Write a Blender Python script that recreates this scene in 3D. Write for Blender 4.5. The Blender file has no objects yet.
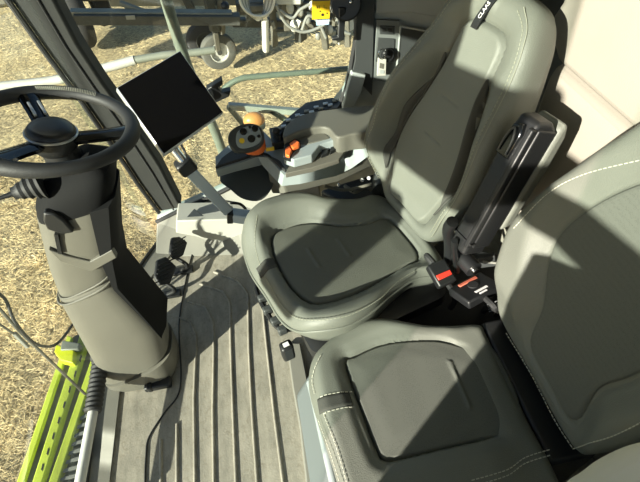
import bpy, bmesh, math, random
import numpy as np
from mathutils import Vector, Matrix
random.seed(7)
COL = bpy.context.scene.collection
PI = math.pi

# ------------------------------------------------------------------ camera model (cab floor z=0, metres)
CAM = Vector((0, 0, 1.65)); FPX = 460.0
Fv = Vector((.0735, .665, -.743)).normalized()
Dv = Vector((-.177, -.724, -.666)); Dv = (Dv - Fv * Dv.dot(Fv)).normalized()
Rv = Dv.cross(Fv)
def ray(px, py): return Rv * (px - 320) + Dv * (py - 241) + Fv * FPX
def PZ(px, py, z): r = ray(px, py); return CAM + r * ((z - CAM.z) / r.z)
def PY(px, py, y): r = ray(px, py); return CAM + r * ((y - CAM.y) / r.y)
def PX(px, py, x): r = ray(px, py); return CAM + r * ((x - CAM.x) / r.x)

# ------------------------------------------------------------------ materials
def mat(name, col, rough=.6, metal=0.0, bump=0.0, bscale=200, var=0.0, vscale=8, spec=.5, emis=None, coat=0):
    m = bpy.data.materials.new(name); m.use_nodes = True
    nt = m.node_tree; b = nt.nodes['Principled BSDF']
    b.inputs['Roughness'].default_value = rough; b.inputs['Metallic'].default_value = metal
    b.inputs['Specular IOR Level'].default_value = spec
    b.inputs['Coat Weight'].default_value = coat
    c = (*col, 1)
    b.inputs['Base Color'].default_value = c
    tc = nt.nodes.new('ShaderNodeTexCoord')
    if var > 0:
        n = nt.nodes.new('ShaderNodeTexNoise'); n.inputs['Scale'].default_value = vscale; n.inputs['Detail'].default_value = 6
        nt.links.new(tc.outputs['Object'], n.inputs['Vector'])
        r = nt.nodes.new('ShaderNodeMapRange'); r.inputs['From Min'].default_value = .3; r.inputs['From Max'].default_value = .7
        r.inputs['To Min'].default_value = 1 - var; r.inputs['To Max'].default_value = 1 + var
        nt.links.new(n.outputs['Fac'], r.inputs['Value'])
        mx = nt.nodes.new('ShaderNodeVectorMath'); mx.operation = 'MULTIPLY'
        mx.inputs[0].default_value = col; nt.links.new(r.outputs['Result'], mx.inputs[1])
        nt.links.new(mx.outputs['Vector'], b.inputs['Base Color'])
    if bump > 0:
        n = nt.nodes.new('ShaderNodeTexNoise'); n.inputs['Scale'].default_value = bscale; n.inputs['Detail'].default_value = 3
        nt.links.new(tc.outputs['Object'], n.inputs['Vector'])
        bp = nt.nodes.new('ShaderNodeBump'); bp.inputs['Strength'].default_value = bump; bp.inputs['Distance'].default_value = .002
        nt.links.new(n.outputs['Fac'], bp.inputs['Height']); nt.links.new(bp.outputs['Normal'], b.inputs['Normal'])
    if emis:
        b.inputs['Emission Color'].default_value = (*emis[0], 1); b.inputs['Emission Strength'].default_value = emis[1]
    return m

def perforated(name, col, scale=330, rough=.7):
    m = mat(name, col, rough, spec=.3); nt = m.node_tree; b = nt.nodes['Principled BSDF']
    tc = nt.nodes.new('ShaderNodeTexCoord'); v = nt.nodes.new('ShaderNodeTexVoronoi'); v.inputs['Scale'].default_value = scale
    v.inputs['Randomness'].default_value = .55
    nt.links.new(tc.outputs['Object'], v.inputs['Vector'])
    r = nt.nodes.new('ShaderNodeMapRange'); r.inputs['From Min'].default_value = .15; r.inputs['From Max'].default_value = .35
    r.inputs['To Min'].default_value = .72; r.inputs['To Max'].default_value = 1.05
    nt.links.new(v.outputs['Distance'], r.inputs['Value'])
    mx = nt.nodes.new('ShaderNodeVectorMath'); mx.operation = 'MULTIPLY'; mx.inputs[0].default_value = col
    nt.links.new(r.outputs['Result'], mx.inputs[1]); nt.links.new(mx.outputs['Vector'], b.inputs['Base Color'])
    bp = nt.nodes.new('ShaderNodeBump'); bp.inputs['Strength'].default_value = .5; bp.inputs['Distance'].default_value = .002
    nt.links.new(r.outputs['Result'], bp.inputs['Height']); nt.links.new(bp.outputs['Normal'], b.inputs['Normal'])
    return m

M = {}
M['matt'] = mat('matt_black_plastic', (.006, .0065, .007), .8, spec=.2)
M['midgrey'] = mat('mid_grey_plastic', (.15, .165, .16), .6)
M['pale_pad'] = mat('pale_pad', (.62, .62, .55), .6)
M['panel'] = mat('blue_grey_panel', (.12, .14, .145), .5)
M['leather'] = mat('seat_leather', (.142, .152, .13), .48, bump=.5, bscale=420, var=.06, vscale=6)
M['band_groove_dark'] = mat('fabric_band_groove_shade', (.05, .052, .046), .8, bump=.5, bscale=600)  # dark fabric of the bands; also colours the backrest groove shade
M['insert'] = perforated('seat_perforated', (.112, .12, .104))
M['insert_smooth'] = mat('seat_insert_leather', (.118, .125, .105), .5, bump=.5, bscale=420, var=.06)
M['thread'] = mat('pale_thread', (.5, .5, .42), .8)
M['thread_soft'] = mat('green_grey_thread', (.27, .28, .22), .8)
M['black'] = mat('black_plastic', (.012, .013, .014), .42, bump=.15, bscale=500)
M['black_rubber'] = mat('black_rubber', (.02, .021, .022), .6, bump=.3, bscale=300)
M['dark'] = mat('dark_grey_plastic', (.045, .05, .05), .5, bump=.2, bscale=500)
M['pillar'] = mat('pillar_plastic', (.03, .032, .03), .85, bump=.2, bscale=400, var=.1)
M['gloss'] = mat('gloss_black', (.006, .007, .008), .12)
M['screen'] = mat('screen_glass', (.004, .004, .005), .28, spec=.25)
M['silver'] = mat('silver_plastic', (.55, .57, .58), .3, metal=.6)
M['chrome'] = mat('chrome', (.75, .75, .75), .18, metal=1)
M['console'] = mat('console_grey_plastic', (.28, .32, .325), .36, bump=.15, bscale=500)
M['taupe'] = mat('console_taupe_pad', (.12, .118, .098), .55, bump=.4, bscale=300)
M['tray'] = mat('tray_rubber', (.12, .115, .095), .7, bump=.3, bscale=200)
M['trim'] = mat('cab_trim_beige', (.21, .205, .175), .6, bump=.25, bscale=350, var=.05)
M['trimgrey'] = mat('cab_trim_grey', (.33, .36, .35), .55, bump=.25, bscale=350)
M['cream'] = mat('cream_rear_panel', (.30, .283, .24), .75, bump=.35, bscale=300, var=.03)
M['white'] = mat('white_plastic', (.45, .45, .40), .5, bump=.1, bscale=200, var=.04)
M['column'] = mat('column_beige_plastic', (.118, .114, .093), .5, bump=.25, bscale=500, var=.05)
M['arm'] = mat('arm_painted_metal', (.50, .57, .61), .35, metal=0)
M['orange'] = mat('orange_plastic', (.75, .16, .03), .45)
M['amber'] = mat('amber_lens', (.72, .30, .10), .35)
M['yellow'] = mat('yellow_paint', (.75, .5, .02), .45)
M['red'] = mat('red_button', (.8, .05, .03), .4)
M['lime'] = mat('lime_paint', (.50, .60, .06), .45, var=.1, vscale=5)
M['limey'] = mat('yellow_green_paint', (.62, .68, .02), .45)
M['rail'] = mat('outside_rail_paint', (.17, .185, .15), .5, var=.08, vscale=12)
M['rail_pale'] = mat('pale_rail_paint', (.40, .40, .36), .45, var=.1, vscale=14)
M['tube'] = mat('handrail_paint', (.6, .61, .57), .45)
M['glasslabel'] = mat('decal_blue', (.45, .65, .8), .5)
M['ink'] = mat('decal_ink', (.02, .02, .02), .6)
M['whiteink'] = mat('white_ink', (.85, .85, .85), .5)
M['tyre'] = mat('tyre_rubber', (.10, .10, .085), .85, bump=.6, bscale=30, var=.2, vscale=8)
M['tyre_dark'] = mat('dark_tyre_rubber', (.03, .03, .03), .85, bump=.6, bscale=30)
M['rim'] = mat('white_wheel_rim', (.48, .48, .43), .5, var=.1)
M['steel'] = mat('weathered_steel', (.13, .125, .10), .6, metal=.2, var=.25, vscale=6)
M['steel_dark'] = mat('dark_frame_steel', (.05, .052, .045), .6, var=.25, vscale=8)
M['steel_pale'] = mat('pale_frame_paint', (.2, .2, .16), .6, var=.15, vscale=4)
M['hose'] = mat('grey_hydraulic_hose', (.22, .225, .2), .4)
M['skin_roof'] = mat('roof_lining', (.5, .49, .45), .8)

def glass_mat():
    m = bpy.data.materials.new('window_glass'); m.use_nodes = True; nt = m.node_tree
    for n in list(nt.nodes): nt.nodes.remove(n)
    out = nt.nodes.new('ShaderNodeOutputMaterial'); t = nt.nodes.new('ShaderNodeBsdfTransparent'); g = nt.nodes.new('ShaderNodeBsdfGlossy')
    t.inputs['Color'].default_value = (.93, .97, .95, 1); g.inputs['Roughness'].default_value = .02
    lw = nt.nodes.new('ShaderNodeLayerWeight'); lw.inputs['Blend'].default_value = .5
    pw = nt.nodes.new('ShaderNodeMath'); pw.operation = 'POWER'; pw.inputs[1].default_value = 4; nt.links.new(lw.outputs['Facing'], pw.inputs[0])
    fr = nt.nodes.new('ShaderNodeMath'); fr.operation = 'MULTIPLY_ADD'; fr.inputs[1].default_value = .5; fr.inputs[2].default_value = .03; nt.links.new(pw.outputs[0], fr.inputs[0])
    mx = nt.nodes.new('ShaderNodeMixShader'); nt.links.new(fr.outputs[0], mx.inputs['Fac'])
    nt.links.new(t.outputs[0], mx.inputs[1]); nt.links.new(g.outputs[0], mx.inputs[2]); nt.links.new(mx.outputs[0], out.inputs[0])
    return m
M['glass'] = glass_mat()

def floor_mat():
    m = mat('rubber_mat', (.225, .21, .175), .75, bump=.4, bscale=160); nt = m.node_tree; b = nt.nodes['Principled BSDF']
    tc = nt.nodes.new('ShaderNodeTexCoord')
    n = nt.nodes.new('ShaderNodeTexNoise'); n.inputs['Scale'].default_value = 14; n.inputs['Detail'].default_value = 8; n.inputs['Roughness'].default_value = .7
    mp = nt.nodes.new('ShaderNodeMapping'); mp.inputs['Scale'].default_value = (1.6, .5, 1)
    nt.links.new(tc.outputs['Object'], mp.inputs['Vector']); nt.links.new(mp.outputs['Vector'], n.inputs['Vector'])
    cr = nt.nodes.new('ShaderNodeValToRGB')
    cr.color_ramp.elements[0].position = .3; cr.color_ramp.elements[0].color = (.20, .19, .155, 1)
    cr.color_ramp.elements[1].position = .68; cr.color_ramp.elements[1].color = (.38, .35, .285, 1)
    nt.links.new(n.outputs['Fac'], cr.inputs['Fac'])
    g = nt.nodes.new('ShaderNodeTexNoise'); g.inputs['Scale'].default_value = 34; g.inputs['Detail'].default_value = 7; g.inputs['Roughness'].default_value = .65; g.inputs['Distortion'].default_value = 1.5
    nt.links.new(tc.outputs['Object'], g.inputs['Vector'])
    r2 = nt.nodes.new('ShaderNodeMapRange'); r2.inputs['From Min'].default_value = .52; r2.inputs['From Max'].default_value = .72; r2.inputs['To Max'].default_value = .55
    nt.links.new(g.outputs['Fac'], r2.inputs['Value'])
    mg = nt.nodes.new('ShaderNodeMixRGB'); mg.inputs['Color2'].default_value = (.15, .125, .085, 1)
    nt.links.new(r2.outputs['Result'], mg.inputs['Fac']); nt.links.new(cr.outputs['Color'], mg.inputs['Color1']); nt.links.new(mg.outputs['Color'], b.inputs['Base Color'])
    return m
M['floor'] = floor_mat()

def ground_mat():
    m = mat('stubble_soil', (.4, .33, .2), .95); nt = m.node_tree; b = nt.nodes['Principled BSDF']
    tc = nt.nodes.new('ShaderNodeTexCoord')
    n = nt.nodes.new('ShaderNodeTexNoise'); n.inputs['Scale'].default_value = 20; n.inputs['Detail'].default_value = 9; n.inputs['Roughness'].default_value = .75
    n2 = nt.nodes.new('ShaderNodeTexNoise'); n2.inputs['Scale'].default_value = 1.2; n2.inputs['Detail'].default_value = 5
    nt.links.new(tc.outputs['Object'], n.inputs['Vector']); nt.links.new(tc.outputs['Object'], n2.inputs['Vector'])
    cr = nt.nodes.new('ShaderNodeValToRGB')
    cr.color_ramp.elements[0].position = .34; cr.color_ramp.elements[0].color = (.17, .135, .075, 1)
    cr.color_ramp.elements[1].position = .62; cr.color_ramp.elements[1].color = (.60, .49, .27, 1)
    e = cr.color_ramp.elements.new(.48); e.color = (.39, .315, .175, 1)
    ad = nt.nodes.new('ShaderNodeMath'); ad.operation = 'MULTIPLY_ADD'; ad.inputs[1].default_value = .35; 
    nt.links.new(n2.outputs['Fac'], ad.inputs[0])
    sb = nt.nodes.new('ShaderNodeMath'); sb.operation = 'SUBTRACT'; sb.inputs[1].default_value = .17
    nt.links.new(n.outputs['Fac'], sb.inputs[0]); nt.links.new(sb.outputs[0], ad.inputs[2])
    nt.links.new(ad.outputs[0], cr.inputs['Fac']); nt.links.new(cr.outputs['Color'], b.inputs['Base Color'])
    bp = nt.nodes.new('ShaderNodeBump'); bp.inputs['Strength'].default_value = .8; bp.inputs['Distance'].default_value = .02
    nt.links.new(n.outputs['Fac'], bp.inputs['Height']); nt.links.new(bp.outputs['Normal'], b.inputs['Normal'])
    return m
M['ground'] = ground_mat()
M['straw'] = mat('straw', (.68, .54, .29), .8, var=.3, vscale=3)

# ------------------------------------------------------------------ object helpers
def link(name, me, m, parent=None, smooth=True, bevel=0, angle=40, seg=2):
    o = bpy.data.objects.new(name, me); COL.objects.link(o)
    if m is not None: me.materials.append(m)
    if parent is not None: o.parent = parent
    if bevel:
        b = o.modifiers.new('bevel', 'BEVEL'); b.width = bevel; b.segments = seg; b.limit_method = 'ANGLE'; b.angle_limit = math.radians(30)
        b.harden_normals = False
    if smooth:
        for p in me.polygons: p.use_smooth = True
        try: me.set_sharp_from_angle(angle=math.radians(angle))
        except Exception: pass
    return o
def obj(name, bm, m, parent=None, smooth=True, bevel=0, angle=40, seg=2):
    bmesh.ops.recalc_face_normals(bm, faces=bm.faces)
    me = bpy.data.meshes.new(name); bm.to_mesh(me); bm.free()
    return link(name, me, m, parent, smooth, bevel, angle, seg)
def empty(name, loc=(0, 0, 0), rz=0):
    o = bpy.data.objects.new(name, None); COL.objects.link(o); o.location = loc; o.rotation_euler = (0, 0, rz); o.empty_display_size = .05
    return o
def tag(o, label, cat, group=None):
    o['label'] = label; o['category'] = cat
    if group: o['group'] = group
    return o
def struct(o, label=None):
    o['kind'] = 'structure'
    if label: o['label'] = label
    return o

def solid(bm, top, bot):
    """closed body between two matching loops (lists of 3D points)"""
    n = len(top)
    a = [bm.verts.new(p) for p in top]; b = [bm.verts.new(p) for p in bot]
    bm.faces.new(a); bm.faces.new(list(reversed(b)))
    for i in range(n): bm.faces.new((a[i], b[i], b[(i + 1) % n], a[(i + 1) % n]))
def box(bm, c, s, M4=None):
    c = Vector(c); h = Vector(s) / 2
    P = [Vector((c.x + x * h.x, c.y + y * h.y, c.z + z * h.z)) for z in (1, -1) for x, y in ((-1, -1), (1, -1), (1, 1), (-1, 1))]
    if M4 is not None: P = [M4 @ p for p in P]
    solid(bm, P[:4], P[4:])
def bar(bm, p, q, w, h, up=(0, 0, 1)):
    """rectangular bar from p to q"""
    p = Vector(p); q = Vector(q); d = (q - p).normalized(); up = Vector(up)
    s = d.cross(up).normalized(); u = s.cross(d).normalized()
    f = lambda c: [c + s * w / 2 + u * h / 2, c - s * w / 2 + u * h / 2, c - s * w / 2 - u * h / 2, c + s * w / 2 - u * h / 2]
    solid(bm, f(p), f(q))
def tube(bm, pts, r, seg=10, closed=False, caps=True):
    pts = [Vector(p) for p in pts]; n = len(pts); rr = r if isinstance(r, (list, tuple)) else [r] * n
    rings = []; prev = None
    for i, p in enumerate(pts):
        if closed: d = pts[(i + 1) % n] - pts[i - 1]
        else: d = pts[min(i + 1, n - 1)] - pts[max(i - 1, 0)]
        d.normalize()
        if prev is None:
            u = d.cross(Vector((0, 0, 1)));
            if u.length < .1: u = d.cross(Vector((1, 0, 0)))
            u.normalize()
        else:
            u = prev - d * prev.dot(d)
            if u.length < 1e-6: u = d.orthogonal()
            u.normalize()
        prev = u; v = d.cross(u)
        rings.append([bm.verts.new(p + (u * math.cos(2 * PI * k / seg) + v * math.sin(2 * PI * k / seg)) * rr[i]) for k in range(seg)])
    m = n if closed else n - 1
    for i in range(m):
        A = rings[i]; B = rings[(i + 1) % n]
        off = 0
        if closed and i == n - 1:
            off = min(range(seg), key=lambda s: sum((A[k].co - B[(k + s) % seg].co).length for k in range(seg)))
        for k in range(seg): bm.faces.new((A[k], A[(k + 1) % seg], B[(k + 1 + off) % seg], B[(k + off) % seg]))
    if caps and not closed:
        bm.faces.new(list(reversed(rings[0]))); bm.faces.new(rings[-1])
def cyl(bm, p, q, r, seg=24, r2=None):
    tube(bm, [p, q], [r, r if r2 is None else r2], seg)
def ball(bm, c, r, sc=(1, 1, 1), u=18, v=12):
    bmesh.ops.create_uvsphere(bm, u_segments=u, v_segments=v, radius=r, matrix=Matrix.Translation(c) @ Matrix.Diagonal((*sc, 1)))
def cr(pts, n=8, closed=False):
    """Catmull-Rom through points"""
    P = [Vector(p) for p in pts]; out = []; m = len(P)
    for i in range(m if closed else m - 1):
        if closed: a, b, c, d = P[i - 1], P[i], P[(i + 1) % m], P[(i + 2) % m]
        else: a, b, c, d = P[max(i - 1, 0)], P[i], P[i + 1], P[min(i + 2, m - 1)]
        for k in range(n):
            t = k / n
            out.append(.5 * ((2 * b) + (c - a) * t + (2 * a - 5 * b + 4 * c - d) * t * t + (3 * b - a - 3 * c + d) * t ** 3))
    if not closed: out.append(P[-1])
    return out
def resample(pts, n, closed=True):
    P = [Vector(p) for p in pts]; Q = P + [P[0]] if closed else P
    L = [0]
    for i in range(len(Q) - 1): L.append(L[-1] + (Q[i + 1] - Q[i]).length)
    out = []; j = 0
    for k in range(n):
        s = L[-1] * k / (n if closed else n - 1)
        while j < len(L) - 2 and L[j + 1] < s: j += 1
        t = (s - L[j]) / max(L[j + 1] - L[j], 1e-9); out.append(Q[j].lerp(Q[j + 1], min(t, 1)))
    return out
def V2(pts): return [Vector((p[0], p[1], 0)) for p in pts]
def sdist(x, y, poly):
    """signed distance to polygon (negative inside)"""
    d = 1e9; inside = False; n = len(poly)
    for i in range(n):
        ax, ay = poly[i][0], poly[i][1]; bx, by = poly[(i + 1) % n][0], poly[(i + 1) % n][1]
        ex, ey = bx - ax, by - ay; wx, wy = x - ax, y - ay
        t = max(0, min(1, (wx * ex + wy * ey) / (ex * ex + ey * ey + 1e-12)))
        dd = (wx - ex * t) ** 2 + (wy - ey * t) ** 2
        if dd < d: d = dd
        if (ay > y) != (by > y) and x < (bx - ax) * (y - ay) / (by - ay) + ax: inside = not inside
    d = math.sqrt(d); return -d if inside else d
def sm(t): t = max(0, min(1, t)); return t * t * (3 - 2 * t)
def pad(outline, hf, bot, r=.03, N=120, nr=26, flare=0.0, botf=None, M4=None):
    """upholstered pad: closed body whose top follows hf(u,v), rolled edge radius r, bottom height bot"""
    O = resample(cr(V2(outline), 8, True), N); c = sum(O, Vector()) / N
    bm = bmesh.new(); rings = []
    def put(pts): rings.append([bm.verts.new(M4 @ p if M4 is not None else p) for p in pts])
    B = lambda p: botf(p.x, p.y) if botf else bot
    put([Vector((*(c + (p - c) * (.86 - flare)).xy, B(p))) for p in O])
    put([Vector((*(c + (p - c) * (1 - .03 - flare)).xy, B(p) + .004)) for p in O])
    put([Vector((*(c + (p - c) * (1 - flare * .6)).xy, B(p) * .6 + (hf(p.x, p.y) - r) * .4)) for p in O])
    for k in range(0, 7):
        th = k / 6 * PI / 2; ring = []
        for p in O:
            L = (p - c).length; q = c + (p - c) * (1 - r * (1 - math.cos(th)) / L)
            ring.append(Vector((q.x, q.y, hf(q.x, q.y) - r * (1 - math.sin(th)))))
        put(ring)
    for k in range(1, nr):
        s = 1 - k / nr; ring = []
        for p in O:
            L = (p - c).length; q = c + (p - c) * ((1 - r / L) * s); ring.append(Vector((q.x, q.y, hf(q.x, q.y))))
        put(ring)
    for A, Bq in zip(rings[:-1], rings[1:]):
        for i in range(N): bm.faces.new((A[i], A[(i + 1) % N], Bq[(i + 1) % N], Bq[i]))
    bm.faces.new(list(reversed(rings[0])))
    cc = bm.verts.new((M4 @ Vector((c.x, c.y, hf(c.x, c.y)))) if M4 is not None else Vector((c.x, c.y, hf(c.x, c.y))))
    for i in range(N): bm.faces.new((rings[-1][i], rings[-1][(i + 1) % N], cc))
    return bm
def seam(path, hf, m, parent, r=.0012, dash=.007, gap=.004, off=.0008, M4=None, name='stitching', closed=False):
    P = cr(V2(path), 12, closed)
    L = sum((P[i + 1] - P[i]).length for i in range(len(P) - 1))
    Q = resample(P, max(8, int(L / .0035)), False); bm = bmesh.new()
    W = [Vector((p.x, p.y, hf(p.x, p.y) + off)) for p in Q]
    if M4 is not None: W = [M4 @ w for w in W]
    if gap == 0: tube(bm, W, r, 6)
    else:
        for i in range(0, len(W) - 2, 3): tube(bm, W[i:i + 3], r, 5)
    return obj(name, bm, m, parent)
def strip(path_w, hf, hw, off, m, parent, name, M4=None):
    """band lying over a pad along path"""
    P = resample(cr(V2(path_w), 10), 30, False); bm = bmesh.new(); rows = []
    for i, p in enumerate(P):
        d = (P[min(i + 1, 29)] - P[max(i - 1, 0)]).normalized(); s = Vector((-d.y, d.x, 0)); row = []
        for k in range(-4, 5):
            q = p + s * hw * k / 4; z = hf(q.x, q.y) + off - (.003 if abs(k) == 4 else 0); w = Vector((q.x, q.y, z)); row.append(bm.verts.new(M4 @ w if M4 else w))
        rows.append(row)
    for A, B in zip(rows[:-1], rows[1:]):
        for k in range(8): bm.faces.new((A[k], A[k + 1], B[k + 1], B[k]))
    o = obj(name, bm, m, parent); s_ = o.modifiers.new('thick', 'SOLIDIFY'); s_.thickness = .004; s_.offset = -1
    return o
def text(body, size, loc, rotM, m, parent, name='lettering', ext=.0004):
    c = bpy.data.curves.new(name + '_curve', 'FONT'); c.body = body; c.size = size; c.extrude = ext; c.align_x = 'CENTER'; c.align_y = 'CENTER'
    tmp = bpy.data.objects.new('tmp', c); COL.objects.link(tmp); dg = bpy.context.evaluated_depsgraph_get()
    me = bpy.data.meshes.new_from_object(tmp.evaluated_get(dg)); bpy.data.objects.remove(tmp)
    me.name = name; me.materials.clear(); o = link(name, me, m, parent, smooth=False)
    o.matrix_local = Matrix.Translation(loc) @ rotM.to_4x4(); return o
def frame(x, y, z):
    return Matrix((Vector(x), Vector(y), Vector(z))).transposed()

# ------------------------------------------------------------------ SETTING
ROOF = 2.0; YR = 1.72; YL = -.2; XR = 1.12
# floor with moulded ribs
bm = bmesh.new()
fl = [(-.76, YL), (-.78, .5), (-.78, .92), (-.73, 1.35), (-.62, 1.56), (-.2, 1.56), (XR, 1.6), (XR, YL)]
solid(bm, [(x, y, 0) for x, y in fl], [(x, y, -.06) for x, y in fl])
floor = struct(obj('floor', bm, M['floor'], smooth=False), 'ribbed grey rubber floor mat')
ribs = [
    [(283, 482), (275, 420), (266, 340), (262, 300)],
    [(257, 482), (252, 410), (249, 350), (248, 294), (238, 281), (214, 272)],
    [(236, 482), (233, 410), (231, 350), (230, 303), (223, 291), (200, 284)],
    [(214, 482), (213, 410), (214, 350), (213, 322), (205, 306), (188, 302)],
    [(195, 482), (194, 400), (196, 350), (196, 335), (190, 322), (180, 318)],
    [(177, 482), (177, 450), (177, 424)],
    [(161, 482), (161, 460), (161, 440)],
]
bm = bmesh.new()
for rb in ribs:
    P = resample([PZ(x, y, 0) for x, y in rb], 40, False)
    P = [Vector((p.x, p.y, .002)) for p in P]
    if rb[0][1] == 482: P.insert(0, P[0] + (P[0] - P[3]).normalized() * .25)
    A = []; n = len(P)
    for i, p in enumerate(P):
        d = (P[min(i + 1, n - 1)] - P[max(i - 1, 0)]).normalized(); s = Vector((-d.y, d.x, 0))
        A.append([bm.verts.new(p + s * w + Vector((0, 0, h))) for w, h in ((-.006, -.004), (-.0045, .003), (-.002, .005), (.002, .005), (.0045, .003), (.006, -.004))])
    for a, b in zip(A[:-1], A[1:]):
        for k in range(5): bm.faces.new((a[k], a[k + 1], b[k + 1], b[k]))
    bm.faces.new(A[0]); bm.faces.new(list(reversed(A[-1])))
ribo = obj('mat_ribs', bm, M['floor'], floor, angle=60)

bm = bmesh.new()
cA = [PZ(x, y, 0) for x, y in ((287, 345), (293, 390), (300, 430), (306, 482), (310, 530))]; cB = [PZ(x, y, 0) for x, y in ((301, 345), (310, 390), (320, 430), (332, 482), (342, 530))]
for i in range(4): solid(bm, [v + Vector((0, 0, .02)) for v in (cA[i], cA[i + 1], cB[i + 1], cB[i])], [v + Vector((0, 0, -.01)) for v in (cA[i], cA[i + 1], cB[i + 1], cB[i])])
bmesh.ops.remove_doubles(bm, verts=bm.verts, dist=.0002)
struct(obj('trim_10', bm, M['trim'], bevel=.006), 'pale kerb between the floor mat and the seat bases')

# ground outside
bm = bmesh.new()
g = 30; zg = -1.9
N = 90; rows = []
for i in range(N + 1):
    row = []
    for j in range(N + 1):
        x = -16 + 34 * i / N; y = -6 + 34 * j / N
        z = zg + .03 * math.sin(x * 3.1 + y * .7) * math.sin(y * 2.3) + random.uniform(-.015, .015)
        row.append(bm.verts.new((x, y, z)))
    rows.append(row)
for i in range(N):
    for j in range(N): bm.faces.new((rows[i][j], rows[i + 1][j], rows[i + 1][j + 1], rows[i][j + 1]))
struct(obj('ground', bm, M['ground']), 'harvested stubble field with straw')
# loose straw
bm = bmesh.new()
def straw(x, y, L, w):
    a = random.uniform(0, 2 * PI); t = random.gauss(0, .25)
    d = Vector((math.cos(a) * math.cos(t), math.sin(a) * math.cos(t), math.sin(t))); s = Vector((-math.sin(a), math.cos(a), random.uniform(-.6, .6))).normalized()
    c = Vector((x, y, zg + .035 + random.uniform(0, .03))); p = c - d * L / 2; q = c + d * L / 2
    up = d.cross(s) * w * .5
    v = [bm.verts.new(k) for k in (p - s * w / 2, p + s * w / 2, p + up, q - s * w / 2, q + s * w / 2, q + up)]
    bm.faces.new((v[0], v[1], v[4], v[3])); bm.faces.new((v[1], v[2], v[5], v[4])); bm.faces.new((v[2], v[0], v[3], v[5]))
for _ in range(60000):
    if random.random() < .55: x = random.uniform(-4.4, -1.0); y = random.uniform(1.0, 5.5)
    else: x = random.uniform(-6.5, 3.0); y = random.uniform(4.5, 12)
    straw(x, y, random.uniform(.03, .10), random.uniform(.002, .0055))
so = obj('straw_litter', bm, M['straw'], smooth=False); so['kind'] = 'stuff'
tag(so, 'loose pale straw littering the harvested stubble field outside', 'straw')

# ----- wall on the far side of the cab (with window)
bm = bmesh.new()
lo = [(-.60, 0), (-.60, .10), (-.463, .147), (-.25, .215), (.0, .33), (.30, .56), (.36, .63), (.40, .78), (.42, 1.0), (.42, ROOF), (XR, ROOF), (XR, 0)]
solid(bm, [(x, YR, z) for x, z in lo], [(x, YR + .05, z) for x, z in lo])
wr = struct(obj('wall_far', bm, M['trimgrey'], bevel=.006), 'grey side wall of the cab around the window')
# lower beige panel leaning from the floor to the window sill
bm = bmesh.new()
a = [(-.63, 1.56, 0), (-.2, 1.47, 0), (.2, 1.47, 0), (.2, 1.715, .40), (0, 1.715, .32), (-.25, 1.715, .212), (-.463, 1.715, .144), (-.60, 1.70, .10)]
b = [Vector(p) + Vector((0, .03, -.02)) for p in a]
solid(bm, a, b)
struct(obj('baseboard_far', bm, M['trim'], smooth=False, bevel=.008), 'beige lower trim below the far window')
# black rubber seal along the far window
bm = bmesh.new()
sealp = [Vector((x, 1.70, z)) for x, z in [(-.60, .10), (-.463, .152), (-.25, .222), (.0, .337), (.27, .53), (.345, .62), (.385, .78), (.405, 1.0), (.41, ROOF - .02)]]
tube(bm, cr(sealp, 6), .010, 8)
struct(obj('window_seal', bm, M['black_rubber']), 'black rubber window seal')
bm = bmesh.new()
gp = [(-.66, .09), (-.25, .2), (.0, .32), (.30, .55), (.36, .63), (.40, .78), (.42, 1.0), (.42, ROOF), (-.80, ROOF)]
solid(bm, [(x, YR + .02, z) for x, z in gp], [(x, YR + .026, z) for x, z in gp])
struct(obj('window_1', bm, M['glass'], smooth=False), 'far side window glass')
# windshield, curved, meeting the far pillar
wsb = [(-.78, YL), (-.802, .3), (-.808, .6), (-.812, .95), (-.75, 1.39), (-.62, 1.66)]
W = resample(cr(V2(wsb), 6), 24, False)
bm = bmesh.new(); vs = []
for p in W:
    vs.append([bm.verts.new((p.x - .10 * t * t, p.y, .02 + (ROOF - .02) * t)) for t in (0, .25, .5, .75, 1)])
for A, B in zip(vs[:-1], vs[1:]):
    for k in range(4): bm.faces.new((A[k], A[k + 1], B[k + 1], B[k]))
ws = struct(obj('window_2', bm, M['glass']), 'curved windshield glass')
sd = ws.modifiers.new('t', 'SOLIDIFY'); sd.thickness = .006
# sill under the windshield: beige strip with black seal
bm = bmesh.new()
top = []; 
for p in W: top.append(p)
inn = [Vector((-.70, YL, 0)), Vector((-.72, .3, 0)), Vector((-.725, .7, 0)), Vector((-.72, 1.1, 0)), Vector((-.67, 1.38, 0)), Vector((-.53, 1.585, 0))]
inn = resample(cr(inn, 6), 24, False)
for i in range(23):
    q = [top[i], top[i + 1], inn[i + 1], inn[i]]
    solid(bm, [Vector((v.x, v.y, .014 if k < 2 else .008)) for k, v in enumerate(q)], [Vector((v.x, v.y, -.05)) for v in q])
bmesh.ops.remove_doubles(bm, verts=bm.verts, dist=.0002)
struct(obj('trim_1', bm, M['trim'], angle=30), 'beige sill trim under the windshield')
bm = bmesh.new(); tube(bm, [Vector((p.x + .010, p.y, .018)) for p in W], .008, 8)
struct(obj('trim_2', bm, M['black_rubber']), 'black windshield seal')
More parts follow.
